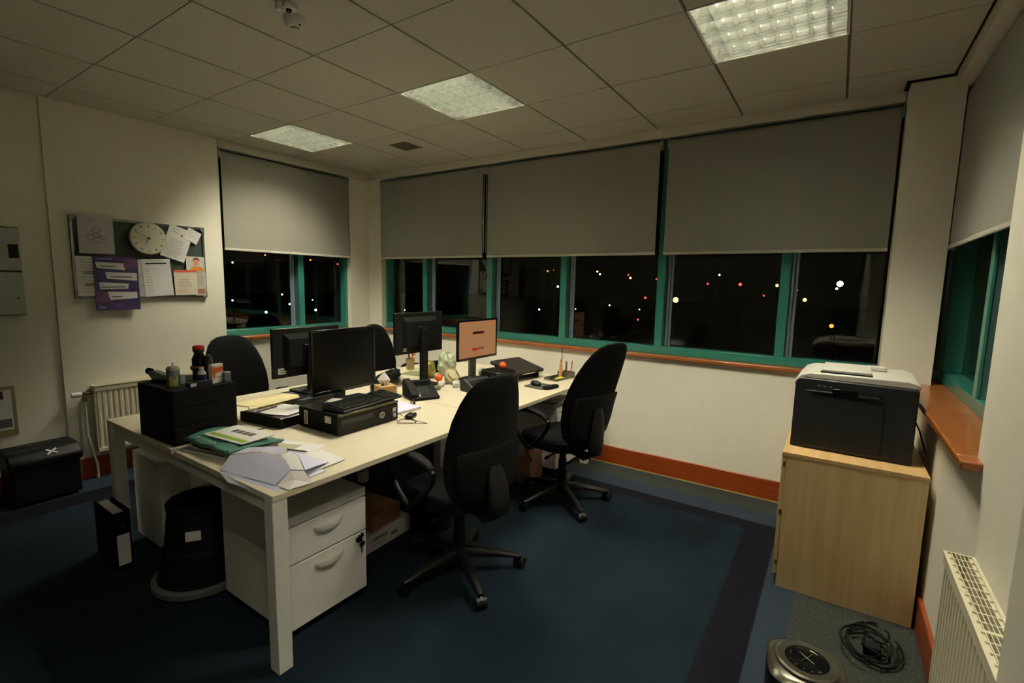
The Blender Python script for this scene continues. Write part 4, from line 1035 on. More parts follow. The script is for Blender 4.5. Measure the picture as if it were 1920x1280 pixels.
MB().box(-0.02, 0.01, 0.02, 0.03, 0.002, 0.010).build('blade', ALU, o)
slab('notebook', 'pink notebook behind the closed laptop near the organiser', 'notebook', mat('pink_card', (206, 150, 128), 0.7), -0.10, 0.10, -0.045, 0.045, 0.035, (2.36, -0.155, DZ + 0.001), -0.2)
slab('magazine', 'dark magazine at the top of the pile on the far drawer unit', 'magazine', mat('dark_cover', (44, 48, 50), 0.5), -0.14, 0.14, -0.105, 0.105, 0.012, (2.66, -0.34, 0.553 + 0.0245), 0.15)
slab('magazine', 'maroon magazine at the bottom of the pile on the far drawer unit', 'magazine', mat('maroon_cover', (86, 44, 48), 0.5), -0.145, 0.145, -0.105, 0.105, 0.012, (2.65, -0.36, 0.553), -0.1)
slab('magazine', 'white magazine in the middle of the pile on the far drawer unit', 'magazine', PAPER, -0.145, 0.145, -0.105, 0.105, 0.010, (2.655, -0.345, 0.553 + 0.0130), 0.05)

# ================================================================ UNDER AND AROUND THE DESK
o = thing('step_stool', 'round black kick stool tucked under the near desk edge', 'stool', (2.03, -2.785, 0))
MB().lathe([(0.215, 0.012), (0.222, 0.020), (0.222, 0.045), (0.212, 0.052), (0.20, 0.052)], n=48).build('rubber_rim', mat('rim_grey', (84, 86, 86), 0.6), o, smooth=True)
MB().lathe([(0.198, 0.0522), (0.190, 0.09), (0.172, 0.20), (0.166, 0.205), (0.160, 0.225), (0.140, 0.40), (0.146, 0.408), (0.146, 0.425), (0.138, 0.432), (0.001, 0.434)], n=48).build('body', BLKM, o, smooth=True)
m = MB()
for k in range(3): m.lathe([(0.05 + 0.035 * k, 0.4343), (0.055 + 0.035 * k, 0.437), (0.06 + 0.035 * k, 0.4343)], n=32)
m.build('tread_rings', BLK, o, smooth=True)
a0 = -0.62
m = MB().xf(Matrix.Rotation(a0, 4, 'Z')); m.add([(0.1600, -0.032, 0.283), (0.1600, 0.032, 0.283), (0.1565, 0.032, 0.328), (0.1565, -0.032, 0.328), (0.1640, -0.032, 0.283), (0.1640, 0.032, 0.283), (0.1600, 0.032, 0.328), (0.1600, -0.032, 0.328)], [(0, 1, 2, 3), (4, 7, 6, 5), (0, 4, 5, 1), (1, 5, 6, 2), (2, 6, 7, 3), (3, 7, 4, 0)]); m.build('label', PAPER, o)
bi = thing('lever_arch_file', 'black lever arch file with a white label, on the floor by the left leg', 'file', (1.49, -2.915 - 0.075, 0), 0.0)
MB().box(-0.135, 0.137, -0.037, -0.034, 0, 0.318).box(-0.135, 0.137, 0.034, 0.037, 0, 0.318).box(0.137, 0.140, -0.037, 0.037, 0, 0.318).build('cover', BLKM, bi, bevel=0.001)
MB().box(-0.13, 0.120, -0.032, 0.020, 0.004, 0.302).build('papers', PAPER, bi)
MB().box(0.1402, 0.1408, -0.027, 0.027, 0.03, 0.195).build('spine_label', PAPER, bi)
MB().cyl((0.1402, 0, 0.245), (0.142, 0, 0.245), 0.013, n=18).build('finger_ring', ALU, bi, smooth=True)
sh = thing('paper_shredder', 'black paper shredder on the floor at the left wall', 'shredder', (0.175, -2.985, 0), 0.04)
MB().prism([(-0.12, 0.02), (0.115, 0.02), (0.125, 0.255), (-0.13, 0.255)], 'y', -0.175, 0.175).build('bin', BLKM, sh, bevel=0.010)
MB().prism([(-0.135, 0.2555), (0.135, 0.2555), (0.140, 0.31), (0.085, 0.36), (-0.135, 0.365)], 'y', -0.19, 0.19).build('cutter_head', BLK, sh, bevel=0.014)
MB().box(-0.06, -0.045, -0.12, 0.12, 0.3635, 0.3675).build('paper_slot', BLKG, sh)
m = MB()
for s in (-1, 1):
    m.xf(Matrix.Translation((0.110, 0.03, 0.3395)) @ Matrix.Rotation(math.radians(42), 4, 'Y') @ Matrix.Rotation(s * 0.62, 4, 'Z')); m.box(-0.005, 0.005, -0.032, 0.032, 0.0035, 0.006)
m.build('white_emblem', PAPER, sh)
for s in (-1, 1):
    for t in (-1, 1): MB().cyl((s * 0.09, t * 0.13 - 0.01, 0.012), (s * 0.09, t * 0.13 + 0.01, 0.012), 0.012, n=12).build('caster', BLK, sh, smooth=True)
o = thing('power_lead', 'thin black lead beside the paper shredder at the wall', 'cable', (0, 0, 0))
MB().tube([(0.03, -3.20, 0.30), (0.04, -3.21, 0.20), (0.03, -3.24, 0.12), (0.05, -3.22, 0.03), (0.16, -3.20, 0.006)], 0.004, n=6).build('lead', BLK, o, smooth=True)
# boxes
bx = thing('cardboard_box', 'flat brown cardboard box on top of the white printed box under the desk', 'box', (2.37, -2.03, 0.105), 0.12)
MB().box(-0.15, 0.15, -0.11, 0.13, 0.0, 0.085).build('box', CARD, bx, bevel=0.003)
MB().box(-0.155, 0.155, -0.115, 0.135, 0.0855, 0.094).build('lid', mat('cardboard_lid', (140, 96, 64), 0.9), bx, bevel=0.002)
bx = thing('paper_box', 'flat white printed box on the floor right of the drawer unit with keys', 'box', (2.37, -2.03, 0.0), 0.05)
MB().box(-0.165, 0.165, -0.15, 0.20, 0.0, 0.100).build('box', mat('grey_carton', (180, 176, 178), 0.8), bx, bevel=0.003)
m = MB()
for k in range(5): m.box(0.1652, 0.1657, -0.10 + k * 0.022, -0.085 + k * 0.022, 0.055, 0.075)
m.box(0.1652, 0.1657, 0.04, 0.09, 0.035, 0.055).box(0.1652, 0.1657, -0.10, 0.0, 0.030, 0.034); m.build('print', INK, bx)
bn = thing('waste_bin', 'round black waste bin on the floor under the desk, behind the near chair arm', 'bin', (2.60, -1.70, 0))
MB().lathe([(0.115, 0), (0.12, 0.004), (0.145, 0.29), (0.149, 0.292), (0.149, 0.30), (0.140, 0.30), (0.116, 0.010), (0.001, 0.010)], n=36).build('bin', BLKM, bn, smooth=True)
wb = thing('cable_basket', 'black wire cable basket hanging under the near right desktop', 'basket', (2.50, -2.10, 0.50))
m = MB()
for k in range(9):
    y = -0.20 + k * 0.05
    m.tube([(-0.05, y, 0.135), (-0.05, y, 0.0), (0.05, y, 0.0), (0.05, y, 0.135)], 0.0025, n=5)
for z in (0.0, 0.045, 0.09, 0.133):
    for x in (-0.05, 0.05): m.cyl((x, -0.20, z), (x, 0.20, z), 0.0025, n=5)
for k in range(8):
    y = -0.20 + k * 0.05; m.cyl((0.05, y, 0.0), (0.05, y + 0.05, 0.135), 0.002, n=5)
m.build('wires', BLK, wb)
m = MB()
for k in range(4): m.tube([(-0.02 + 0.01 * k, -0.19 + 0.38 * j / 9, 0.02 + 0.012 * k + 0.01 * math.sin(j * 1.7 + k)) for j in range(10)], 0.006, n=6)
m.build('cables', mat('navy_cable', (34, 36, 62), 0.6), wb, smooth=True)
MB().box(0.040, 0.044, -0.17, -0.12, 0.03, 0.11).build('white_plug', LGREY, wb, bevel=0.003)
bg_ = thing('paper_bag', 'brown paper bag on the floor under the far right desk, beside the far chair', 'bag', (2.70, -0.70, 0), 0.15)
MB().prism([(-0.06, 0.0), (0.07, 0.0), (0.055, 0.17), (0.01, 0.235), (-0.055, 0.19)], 'y', -0.12, 0.12).build('bag', BAGP, bg_, bevel=0.004)
MB().prism([(0.0, 0.2352), (0.056, 0.172), (0.075, 0.185), (0.03, 0.275), (0.0, 0.28)], 'y', -0.11, 0.11).build('folded_top', BAGP, bg_, bevel=0.003)
MB().box(-0.01, 0.045, 0.1205, 0.126, 0.02, 0.17).build('white_edge', PAPER, bg_)

# ================================================================ CABINET + PRINTER
ca = thing('storage_cupboard', 'low maple storage cupboard standing in the right corner, printer on top', 'cupboard', (4.735, -0.70, 0))
x0, x1, y0, y1, hh = -0.285, 0.285, -0.425, 0.50, 0.718
MB().box(x0 + 0.02, x1, y0, y0 + 0.018, 0.0, hh - 0.022).build('side_panel', MAPLE, ca, bevel=0.001)
MB().box(x0 + 0.02, x1, y1 - 0.018, y1, 0.0, hh - 0.022).build('side_panel', MAPLE, ca, bevel=0.001)
MB().box(x0, x1 + 0.002, y0 - 0.002, y1 + 0.002, hh - 0.0215, hh).build('top', MAPLT, ca, bevel=0.002)
MB().box(x1 - 0.010, x1, y0 + 0.019, y1 - 0.019, 0.06, hh - 0.023).box(x0 + 0.05, x0 + 0.065, y0 + 0.019, y1 - 0.019, 0.0, 0.06).box(x0 + 0.03, x1 - 0.011, y0 + 0.019, y1 - 0.019, 0.06, 0.075).build('carcass', MAPLE, ca)
ym = (y0 + y1) / 2
for a, b, hy in ((y0 + 0.001, ym - 0.002, ym - 0.04), (ym + 0.002, y1 - 0.001, ym + 0.04)):
    d_ = MB().box(x0, x0 + 0.018, a, b, 0.065, hh - 0.026).build('door', MAPLE, ca, bevel=0.0015)
    MB().cyl((x0 - 0.022, hy, 0.48), (x0 - 0.022, hy, 0.58), 0.005, n=10).cyl((x0, hy, 0.49), (x0 - 0.022, hy, 0.49), 0.004, n=8).cyl((x0, hy, 0.57), (x0 - 0.022, hy, 0.57), 0.004, n=8).build('handle', ALU, d_, smooth=True)
    hz = y0 if a < ym - 0.1 else y1
for z in (0.13, 0.40, 0.655):
    MB().box(x0 + 0.006, x0 + 0.0195, y0 - 0.0015, y0 + 0.010 - 0.0095, z - 0.014, z + 0.014).build('hinge', BRASS, ca, bevel=0.001)
pr = thing('laser_printer', 'large dark grey laser printer with a cream lid on the maple cupboard', 'printer', (4.725, -0.79, 0.7185), -0.03)
# front faces local -Y
PD, PW, PH = 0.42, 0.248, 0.405
body = rrect(-PW, PW, 0, PH - 0.0, 0.03)
prof = [(-PW, 0.0), (PW, 0.0), (PW, PH - 0.055)] + [(PW - 0.018 + 0.018 * math.cos(a), PH - 0.055 + 0.012 * math.sin(a)) for a in (0.4, 0.9, 1.4)] + [(-PW + 0.035 + 0.035 * math.cos(a), PH - 0.075 + 0.035 * math.sin(a)) for a in (1.7, 2.1, 2.5, 2.9)]
MB().prism(prof, 'y', -0.205, 0.21).build('body', mat('printer_grey', (25, 26, 30), 0.5, spec=0.3), pr, bevel=0.006)
top = [(-PW - 0.004, PH - 0.085), (-PW - 0.004, PH - 0.06), (-PW + 0.02, PH - 0.028), (-PW + 0.06, PH - 0.012), (PW - 0.04, PH - 0.008), (PW + 0.002, PH - 0.022), (PW + 0.004, PH - 0.045), (PW - 0.01, PH - 0.043), (-PW + 0.04, PH - 0.0405), (-PW + 0.008, PH - 0.075)]
MB().prism(top, 'y', -0.2, 0.21).build('cream_lid', LGREY, pr, bevel=0.005)
MB().prism([(-0.14, PH - 0.0085), (0.065, PH - 0.0085), (0.065, PH + 0.010), (-0.14, PH + 0.008)], 'y', -0.165, 0.13).build('output_flap', LGREY, pr, bevel=0.004)
MB().box(-0.145, 0.07, -0.172, -0.166, PH - 0.0095, PH - 0.003).build('flap_gap', BLK, pr)
MB().box(0.05, 0.13, 0.06, 0.13, PH + 0.0005 - 0.008, PH + 0.012).build('rear_hinge', LGREY, pr, bevel=0.003)
# front: panel seams and recess
fp = MB(); fp.prism([(-0.205, 0.03), (0.125, 0.03), (0.125, 0.285), (0.10, 0.305), (-0.205, 0.305)], 'y', -0.2125, -0.2055); fp.build('front_tray', mat('printer_dark', (20, 21, 24), 0.55, spec=0.3), pr, bevel=0.003)
MB().prism([(-0.17, 0.287), (0.115, 0.276), (0.115, 0.290), (-0.16, 0.300)], 'y', -0.2145, -0.2127).build('tray_slot', BLKG, pr)
MB().prism(rrect(-0.085, 0.02, 0.295, 0.325, 0.008), 'y', -0.2165, -0.2126).build('release_grip', BLKG, pr, bevel=0.001)
m = MB()
for k in range(3): m.box(-0.150 + k * 0.025, -0.138 + k * 0.025, -0.2066, -0.2055, 0.328, 0.333)
m.build('indicator_marks', MGREY, pr)
m = MB()
for k in range(6): m.box(0.055 + (k % 3) * 0.022, 0.068 + (k % 3) * 0.022, -0.2075, -0.2055, 0.315 - (k // 3) * 0.012, 0.323 - (k // 3) * 0.012)
m.build('buttons', BLK, pr)
MB().box(0.160, 0.162, -0.2062, -0.2054, 0.03, 0.34).build('side_seam', BLKG, pr)
MB().box(-0.195, 0.195, -0.2066, -0.2055, 0.012, 0.022).build('lower_seam', BLKG, pr)
for s in (-1, 1):
    for t in (-1, 1): pass
o = thing('printer_cable', 'thin black cable hanging off the cupboard top right of the printer', 'cable', (0, 0, 0))
MB().tube([(4.985, -0.72, 0.90), (5.005, -0.82, 0.85), (5.015, -0.90, 0.80), (5.022, -0.98, 0.775)], 0.004, n=6).build('cable', BLK, o, smooth=True)
o = thing('cable_heap', 'tangle of black cables on the floor between the maple cupboard and the radiator', 'cables', (4.86, -1.36, 0))
m = MB(); rr = random.Random(21)
for k in range(7):
    a0 = rr.uniform(0, 6.28); r0 = rr.uniform(0.05, 0.13); cx, cy = rr.uniform(-0.03, 0.02), rr.uniform(-0.16, 0.12)
    m.tube([(cx + r0 * 0.85 * math.cos(a0 + 5.5 * j / 20), cy + r0 * 1.25 * math.sin(a0 + 5.5 * j / 20), 0.007 + 0.006 * k + 0.012 * abs(math.sin(j * 0.4 + k))) for j in range(21)], 0.0045, n=6)
m.build('cables', BLKM, o, smooth=True)
MB().box(-0.03, 0.03, -0.09, -0.04, 0.001, 0.045).build('plug_block', BLKM, o, bevel=0.005)

# floor unit at the bottom edge
fn = thing('fan_heater', 'black rounded floor unit with a silver top and round black dial, at the bottom edge', 'fan heater', (4.632, -1.985, 0), 0.15)
def rr_ring(sx, sy, z, n=40, e=0.55):
    return [(abs(math.cos(2 * PI * k / n)) ** e * (1 if math.cos(2 * PI * k / n) > 0 else -1) * sx, abs(math.sin(2 * PI * k / n)) ** e * (1 if math.sin(2 * PI * k / n) > 0 else -1) * sy, z) for k in range(n)]
FH = 0.24
MB().ring_surface([rr_ring(0.114, 0.114, 0.01), rr_ring(0.119, 0.119, 0.03), rr_ring(0.121, 0.121, FH - 0.05), rr_ring(0.118, 0.118, FH - 0.027)]).build('body', BLK, fn, smooth=True)
MB().ring_surface([rr_ring(0.121, 0.121, FH - 0.0265), rr_ring(0.122, 0.122, FH - 0.020), rr_ring(0.115, 0.115, FH - 0.009, e=0.65), rr_ring(0.106, 0.106, FH - 0.002, e=0.85)]).build('silver_top', SILVER, fn, smooth=True)
MB().lathe([(0.096, FH - 0.0018), (0.098, FH + 0.008), (0.090, FH + 0.012), (0.084, FH + 0.011)], n=48).build('silver_ring', SILVER, fn, smooth=True)
MB().lathe([(0.0835, FH - 0.0016), (0.0835, FH + 0.009), (0.060, FH + 0.012), (0.001, FH + 0.013)], n=40).build('dial', BLKG, fn, smooth=True)
m = MB(); rr = random.Random(4)
for k in range(5):
    a = 3.6 + k * 0.42; m.cyl((0.06 * math.cos(a), 0.06 * math.sin(a), FH + 0.0128), (0.06 * math.cos(a), 0.06 * math.sin(a), FH + 0.0145), 0.0038, n=10)
for k in range(3):
    a = 0.8 + k * 0.9; m.tube([(0.05 * math.cos(a + 0.12 * j) , 0.05 * math.sin(a + 0.12 * j), FH + 0.0135) for j in range(5)], 0.0016, n=5)
m.tube([(-0.02, -0.02, FH + 0.014), (0.02, 0.03, FH + 0.014)], 0.0018, n=5).tube([(0.02, -0.02, FH + 0.014), (-0.02, 0.025, FH + 0.014)], 0.0018, n=5)
m.build('symbols', SILVER, fn)

# ================================================================ RADIATORS
def panel_rad(label, wallx, y0, y1, z0, z1, sgn):
    """sgn = +1: wall on the -x side"""
    o = thing('radiator', label, 'radiator', (wallx, (y0 + y1) / 2, 0))
    hw = (y1 - y0) / 2
    X = lambda a: sgn * a
    m = MB(); n = int((y1 - y0) / 0.0333); pts = []
    # ribbed front face
    st = 2 * hw / n
    front = []
    for k in range(n):
        a = -hw + k * st
        front += [(a, 0.070), (a + st * 0.30, 0.070), (a + st * 0.45, 0.0745), (a + st * 0.85, 0.0745), (a + st * 1.0 - 1e-4, 0.070)]
    poly = [(X(d), y) for y, d in front] + [(X(0.060), hw), (X(0.060), -hw)]
    m.prism(poly, 'z', z0 + 0.03, z1 - 0.045); m.build('front_panel', RAD, o)
    MB().box(X(0.060), X(0.0785), -hw, hw, z1 - 0.0445, z1 - 0.006).build('top_rail', RAD, o, bevel=0.004); MB().box(X(0.060), X(0.0785), -hw, hw, z0, z0 + 0.0295).build('bottom_rail', RAD, o, bevel=0.004)
    MB().box(X(0.012), X(0.022), -hw, hw, z0, z1 - 0.006).build('rear_panel', RAD, o)
    for s in (-1, 1): MB().box(X(0.022), X(0.060), s * hw - 0.001, s * hw + 0.001, z0 + 0.02, z1 - 0.003).build('side_cover', RAD, o)
    m = MB(); na = max(1, round(2 * hw / 0.37)); L_ = 2 * hw / na
    m.box(X(0.004), X(0.013), -hw, hw, z1 - 0.006, z1).box(X(0.072), X(0.082), -hw, hw, z1 - 0.006, z1)
    for s in range(na + 1):
        yy = -hw + s * L_; m.box(X(0.013), X(0.072), max(-hw, yy - 0.006), min(hw, yy + 0.006), z1 - 0.006, z1)
    for s in range(na):
        nn = int(L_ / 0.042)
        for k in range(1, nn): yy = -hw + s * L_ + k * L_ / nn; m.box(X(0.013), X(0.072), yy - 0.0021, yy + 0.0021, z1 - 0.005, z1 - 0.001)
    for k in range(1, 6): m.box(X(0.013 + k * 0.0098 - 0.001), X(0.013 + k * 0.0098 + 0.001), -hw, hw, z1 - 0.0045, z1 - 0.0005)
    m.build('top_grille', RAD, o)
    return o, hw
rl, hw = panel_rad('ribbed cream radiator on the left wall, partly behind the black cabinet', 0.0, -2.645, -1.75, 0.20, 0.71, 1)
m = MB(); m.cyl((0.045, -hw, 0.655), (0.045, -hw - 0.05, 0.655), 0.010, n=12).cyl((0.045, -hw - 0.05, 0.668), (0.045, -hw - 0.05, 0.60), 0.013, n=12); m.build('valve_body', BRASS, rl, smooth=True)
m = MB(); m.lathe([(0.001, 0), (0.018, 0.002), (0.020, 0.02), (0.020, 0.05), (0.017, 0.062), (0.001, 0.063)], n=20); m.v = [Matrix.Translation((0.045, -hw - 0.062, 0.655)) @ Matrix.Rotation(PI / 2, 4, 'X') @ p for p in m.v]; m.build('valve_head', WMET, rl, smooth=True)
MB().tube([(0.045, -hw - 0.05, 0.60), (0.045, -hw - 0.05, 0.35), (0.050, -hw - 0.01, 0.10), (0.050, -hw - 0.01, 0.0)], 0.008, n=10).build('pipe', RAD, rl, smooth=True)
rrd, hw2 = panel_rad('cream radiator with a square-mesh top grille at the lower right edge', 5.05, -2.712, -1.832, 0.10, 0.70, -1)
MB().cyl((-0.045, hw2, 0.16), (-0.045, hw2 + 0.05, 0.16), 0.009, n=10).cyl((-0.045, hw2 + 0.045, 0.16), (-0.045, hw2 + 0.045, 0.0), 0.008, n=10).build('pipe', RAD, rrd, smooth=True)
solo('cable_clip', MB().box(-0.03, 0.03, -0.006, 0.006, 0, 0.006), LGREY, 'short pale strip near the floor end of the right radiator', 'clip', (4.925, -1.78, 0.001), 0.6)

# ================================================================ LEFT WALL THINGS
def onwall(name, label, cat, y, z, x=0.0, group=None): return thing(name, label, cat, (x, y, z), 0, group)
nb = onwall('noticeboard', 'silver-framed grey-green noticeboard covered in papers on the left wall', 'noticeboard', -2.245, 1.655)
W2, H2 = 0.445, 0.298
MB().box(0.001, 0.012, -W2, W2, -H2, H2).build('felt', FELT, nb)
MB().box(0.001, 0.020, -W2, W2, H2 - 0.018, H2).box(0.001, 0.020, -W2, W2, -H2, -H2 + 0.018).box(0.001, 0.020, -W2, -W2 + 0.018, -H2 + 0.018, H2 - 0.018).box(0.001, 0.020, W2 - 0.018, W2, -H2 + 0.018, H2 - 0.018).build('frame', ALU, nb, bevel=0.002)
m = MB()
for s in (-1, 1):
    for t in (-1, 1): m.prism([(s * W2, t * H2), (s * (W2 - 0.045), t * H2), (s * (W2 - 0.025), t * (H2 - 0.03)), (s * W2, t * (H2 - 0.05))], 'x', 0.0202, 0.024)
m.build('corner_cap', mat('corner_grey', (100, 102, 88), 0.5), nb)
def flat(name, label, cat, y0, y1, z0, z1, m, x=0.0125, t=0.0012, rot=0.0, group=None, bow=0.0):
    yc, zc = (y0 + y1) / 2, (z0 + z1) / 2; w, h = (y1 - y0), (z1 - z0)
    o = thing(name, label, cat, (x, yc, zc), 0, group); o.rotation_euler = (rot, 0, 0)
    b = MB(); n = 8
    ys = [-w / 2 + w * k / n for k in range(n + 1)]
    vs = []; 
    for lay in (0, t):
        for j in range(n + 1):
            v = j / n
            for i in range(n + 1):
                vs.append((lay + bow * ((1 - v) ** 2) * (0.6 + 0.4 * i / n), ys[i], -h / 2 + h * v))
    N = (n + 1) ** 2; fs = []
    for j in range(n):
        for i in range(n):
            a = j * (n + 1) + i; fs += [(a, a + 1, a + n + 2, a + n + 1), (a + N, a + n + 1 + N, a + n + 2 + N, a + 1 + N)]
    for i in range(n):
        fs += [(i, i + N, i + 1 + N, i + 1), (N - 1 - i, 2 * N - 1 - i, 2 * N - 2 - i, N - 2 - i)]
        a = i * (n + 1); b2 = a + n; fs += [(a, a + n + 1, a + n + 1 + N, a + N), (b2, b2 + N, b2 + n + 1 + N, b2 + n + 1)]
    b.add(vs, fs); b.build('sheet', m, o)
    o['w'] = w; o['h'] = h
    def mark(nm, u0, u1, v0, v1, mm, dx=0.0004):
        # u from left (low y) to right, v from bottom
        xx = t + dx + bow * ((1 - min(v0, v1)) ** 2) * (0.6 + 0.4 * max(u0, u1))
        return MB().box(xx, xx + 0.0003, -w / 2 + w * u0, -w / 2 + w * u1, -h / 2 + h * v0, -h / 2 + h * v1).build(nm, mm, o)
    def lines(nm, u0, u1, v0, v1, n_, mm, short=0.3, seed=0):
        b = MB(); q = random.Random(seed)
        for k in range(n_):
            v = v0 + (v1 - v0) * k / max(1, n_ - 1); ue = u1 - (u1 - u0) * short * q.random()
            xx = t + 0.0004 + bow * ((1 - v) ** 2)
            b.box(xx, xx + 0.0003, -w / 2 + w * u0, -w / 2 + w * ue, -h / 2 + h * (v - 0.006), -h / 2 + h * (v + 0.006))
        return b.build(nm, mm, o)
    del o['w']; del o['h']
    return o, mark, lines, w, h
# clipped sketch, top left
o, mark, lines, w, h = flat('pinned_sheet', 'white sheet with a grey sketch at the top left of the noticeboard', 'paper', -2.648, -2.438, 1.687, 1.966, mat('dull_paper', (196, 192, 196), 0.85), x=0.0255, t=0.001)
lines('print', 0.25, 0.6, 0.84, 0.93, 3, LINK, 0.3, 1)
m = MB(); q = random.Random(5)
for (cy, cz, a, b_) in ((0.0, 0.03, 0.030, 0.026), (-0.03, -0.022, 0.030, 0.022), (0.03, -0.02, 0.026, 0.016), (0.0, -0.004, 0.022, 0.022)):
    for s in (1.0, 0.75, 0.5):
        m.tube([(0.0012, cy + a * s * math.cos(2 * PI * k / 14), cz + b_ * s * math.sin(2 * PI * k / 14)) for k in range(15)], 0.0009, n=4)
m.tube([(0.0012, -0.03 + 0.008 * k, -0.05 - 0.004 * (k % 2)) for k in range(11)], 0.0012, n=4)
m.build('sketch', INK, o)
o, mark, lines, w, h = flat('pinned_sheet', 'white printed sheet at the lower left of the noticeboard, left of the purple poster', 'paper', -2.675, -2.50, 1.375, 1.665, PAPER, x=0.0245)
lines('print', 0.15, 0.75, 0.10, 0.93, 12, LINK, 0.4, 2); mark('green_print', 0.2, 0.6, 0.55, 0.63, mat('pale_green_print', (150, 156, 110), 0.8)); mark('tan_print', 0.25, 0.8, 0.25, 0.33, mat('tan_print', (160, 140, 110), 0.8))
o, mark, lines, w, h = flat('poster', 'purple poster with four white slanted boxes hanging below the noticeboard', 'poster', -2.578, -2.300, 1.268, 1.672, PURPLE, x=0.0285, bow=0.0)
def slant(nm, pts, mm, dx=0.0006):
    b = MB(); vmin = min(p[1] for p in pts); xx = 0.0012 + dx
    b.prism([(-w / 2 + w * u, -h / 2 + h * v) for u, v in pts], 'x', xx, xx + 0.0004); return b.build(nm, mm, o)
slant('blue_patch', [(0.02, 0.62), (0.98, 0.62), (0.98, 0.74), (0.02, 0.76)], PURPB, 0.0001); slant('blue_patch', [(0.02, 0.36), (0.98, 0.40), (0.98, 0.52), (0.02, 0.50)], PURPB, 0.0001)
slant('plum_patch', [(0.62, 0.76), (0.98, 0.80), (0.98, 0.96), (0.70, 0.97)], MAROON, 0.0001); slant('plum_patch', [(0.02, 0.14), (0.35, 0.14), (0.45, 0.34), (0.02, 0.34)], MAROON, 0.0001)
slant('title_print', [(0.05, 0.935), (0.42, 0.935), (0.42, 0.96), (0.05, 0.96)], mat('pale_purple', (140, 124, 164), 0.7))
for pts in ([(0.08, 0.78), (0.70, 0.75), (0.66, 0.88), (0.05, 0.89)], [(0.28, 0.585), (0.96, 0.555), (0.96, 0.70), (0.25, 0.71)], [(0.12, 0.39), (0.74, 0.40), (0.76, 0.50), (0.10, 0.52)], [(0.32, 0.19), (0.94, 0.22), (0.94, 0.34), (0.27, 0.345)]):
    slant('white_box', pts, PAPER)
for pts in ([(0.16, 0.81), (0.48, 0.805), (0.48, 0.825), (0.16, 0.828)], [(0.36, 0.615), (0.84, 0.61), (0.84, 0.635), (0.36, 0.64)], [(0.15, 0.42), (0.68, 0.425), (0.68, 0.445), (0.15, 0.44)], [(0.36, 0.24), (0.60, 0.24), (0.60, 0.26), (0.36, 0.262)]):
    slant('print', pts, INK, 0.0012)
slant('small_print', [(0.06, 0.03), (0.24, 0.03), (0.20, 0.07), (0.06, 0.085)], mat('pale_purple', (140, 124, 164), 0.7)); slant('small_print', [(0.42, 0.06), (0.62, 0.06), (0.62, 0.12), (0.42, 0.12)], mat('mid_purple', (104, 80, 146), 0.7))
o, mark, lines, w, h = flat('pinned_sheet', 'white form with a black bar under the clock on the noticeboard', 'paper', -2.268, -2.068, 1.372, 1.668, PAPER, x=0.0260, rot=0.06)
mark('black_bar', 0.12, 0.86, 0.86, 0.90, BLK); lines('print', 0.10, 0.30, 0.15, 0.75, 9, LINK, 0.4, 4); lines('header', 0.2, 0.7, 0.94, 0.97, 2, LINK, 0.1, 4)
o, mark, lines, w, h = flat('pinned_sheet', 'pale narrow sheet between the purple poster and the white form', 'paper', -2.33, -2.235, 1.368, 1.658, mat('dull_paper', (196, 192, 196), 0.85), x=0.0245)
lines('print', 0.55, 0.9, 0.2, 0.9, 8, LINK, 0.3, 9)
o, mark, lines, w, h = flat('pinned_letter', 'tilted white letter right of the clock on the noticeboard', 'paper', -2.105, -1.925, 1.668, 1.938, PAPER, x=0.0275, rot=-0.32)
lines('print', 0.12, 0.85, 0.10, 0.60, 11, LINK, 0.25, 6); lines('header', 0.15, 0.5, 0.82, 0.90, 2, INK, 0.1, 7)
mark('logo_spot', 0.55, 0.62, 0.74, 0.80, mat('print_red', (150, 70, 60), 0.7))
o, mark, lines, w, h = flat('pinned_card', 'small tilted white card with red print at the top right of the noticeboard', 'card', -1.950, -1.842, 1.822, 1.925, PAPER, x=0.0300, rot=-0.45)
lines('print', 0.12, 0.85, 0.35, 0.6, 3, mat('print_pink', (196, 140, 130), 0.7), 0.3, 8)
o, mark, lines, w, h = flat('photograph', 'photo of a person in orange at the right edge of the noticeboard', 'photo', -1.955, -1.812, 1.582, 1.702, mat('photo_white', (206, 204, 196), 0.6), x=0.0245)
MB().lathe([(0.001, -0.0006), (1, -0.0005), (1, 0.0005), (0.001, 0.0006)], n=24, sx=0.001, sy=0.001).build('unused', SKIN, o) if False else None
m = MB(); m.prism([(0.005 + 0.022 * math.cos(2 * PI * k / 20), 0.012 + 0.028 * math.sin(2 * PI * k / 20)) for k in range(20)], 'x', 0.0018, 0.0022); m.build('face', SKIN, o)
m = MB(); m.prism([(0.005 + 0.030 * math.cos(a), 0.020 + 0.032 * math.sin(a)) for a in [PI * k / 12 for k in range(13)]] + [(-0.018, 0.03), (0.005, 0.036), (0.026, 0.03)], 'x', 0.0022, 0.0025); m.build('hair', mat('photo_hair', (96, 52, 40), 0.8), o)
m = MB(); m.prism([(-0.045, -0.058), (0.062, -0.058), (0.055, -0.036), (0.025, -0.022), (-0.015, -0.022), (-0.04, -0.036)], 'x', 0.0018, 0.0022); m.build('orange_top', mat('photo_orange', (222, 140, 50), 0.7), o)
o, mark, lines, w, h = flat('leaflet', 'cream leaflet with an orange heading at the lower right of the noticeboard', 'leaflet', -2.052, -1.880, 1.378, 1.588, mat('cream_leaflet', (226, 216, 196), 0.8), x=0.0275, rot=0.03)
mark('orange_heading', 0.0, 1.0, 0.90, 1.0, mat('heading_orange', (214, 96, 58), 0.6)); lines('print', 0.15, 0.85, 0.32, 0.62, 5, mat('print_brown', (150, 118, 92), 0.7), 0.3, 3); lines('orange_print', 0.12, 0.8, 0.12, 0.2, 2, mat('heading_orange', (214, 96, 58), 0.6), 0.3, 3)
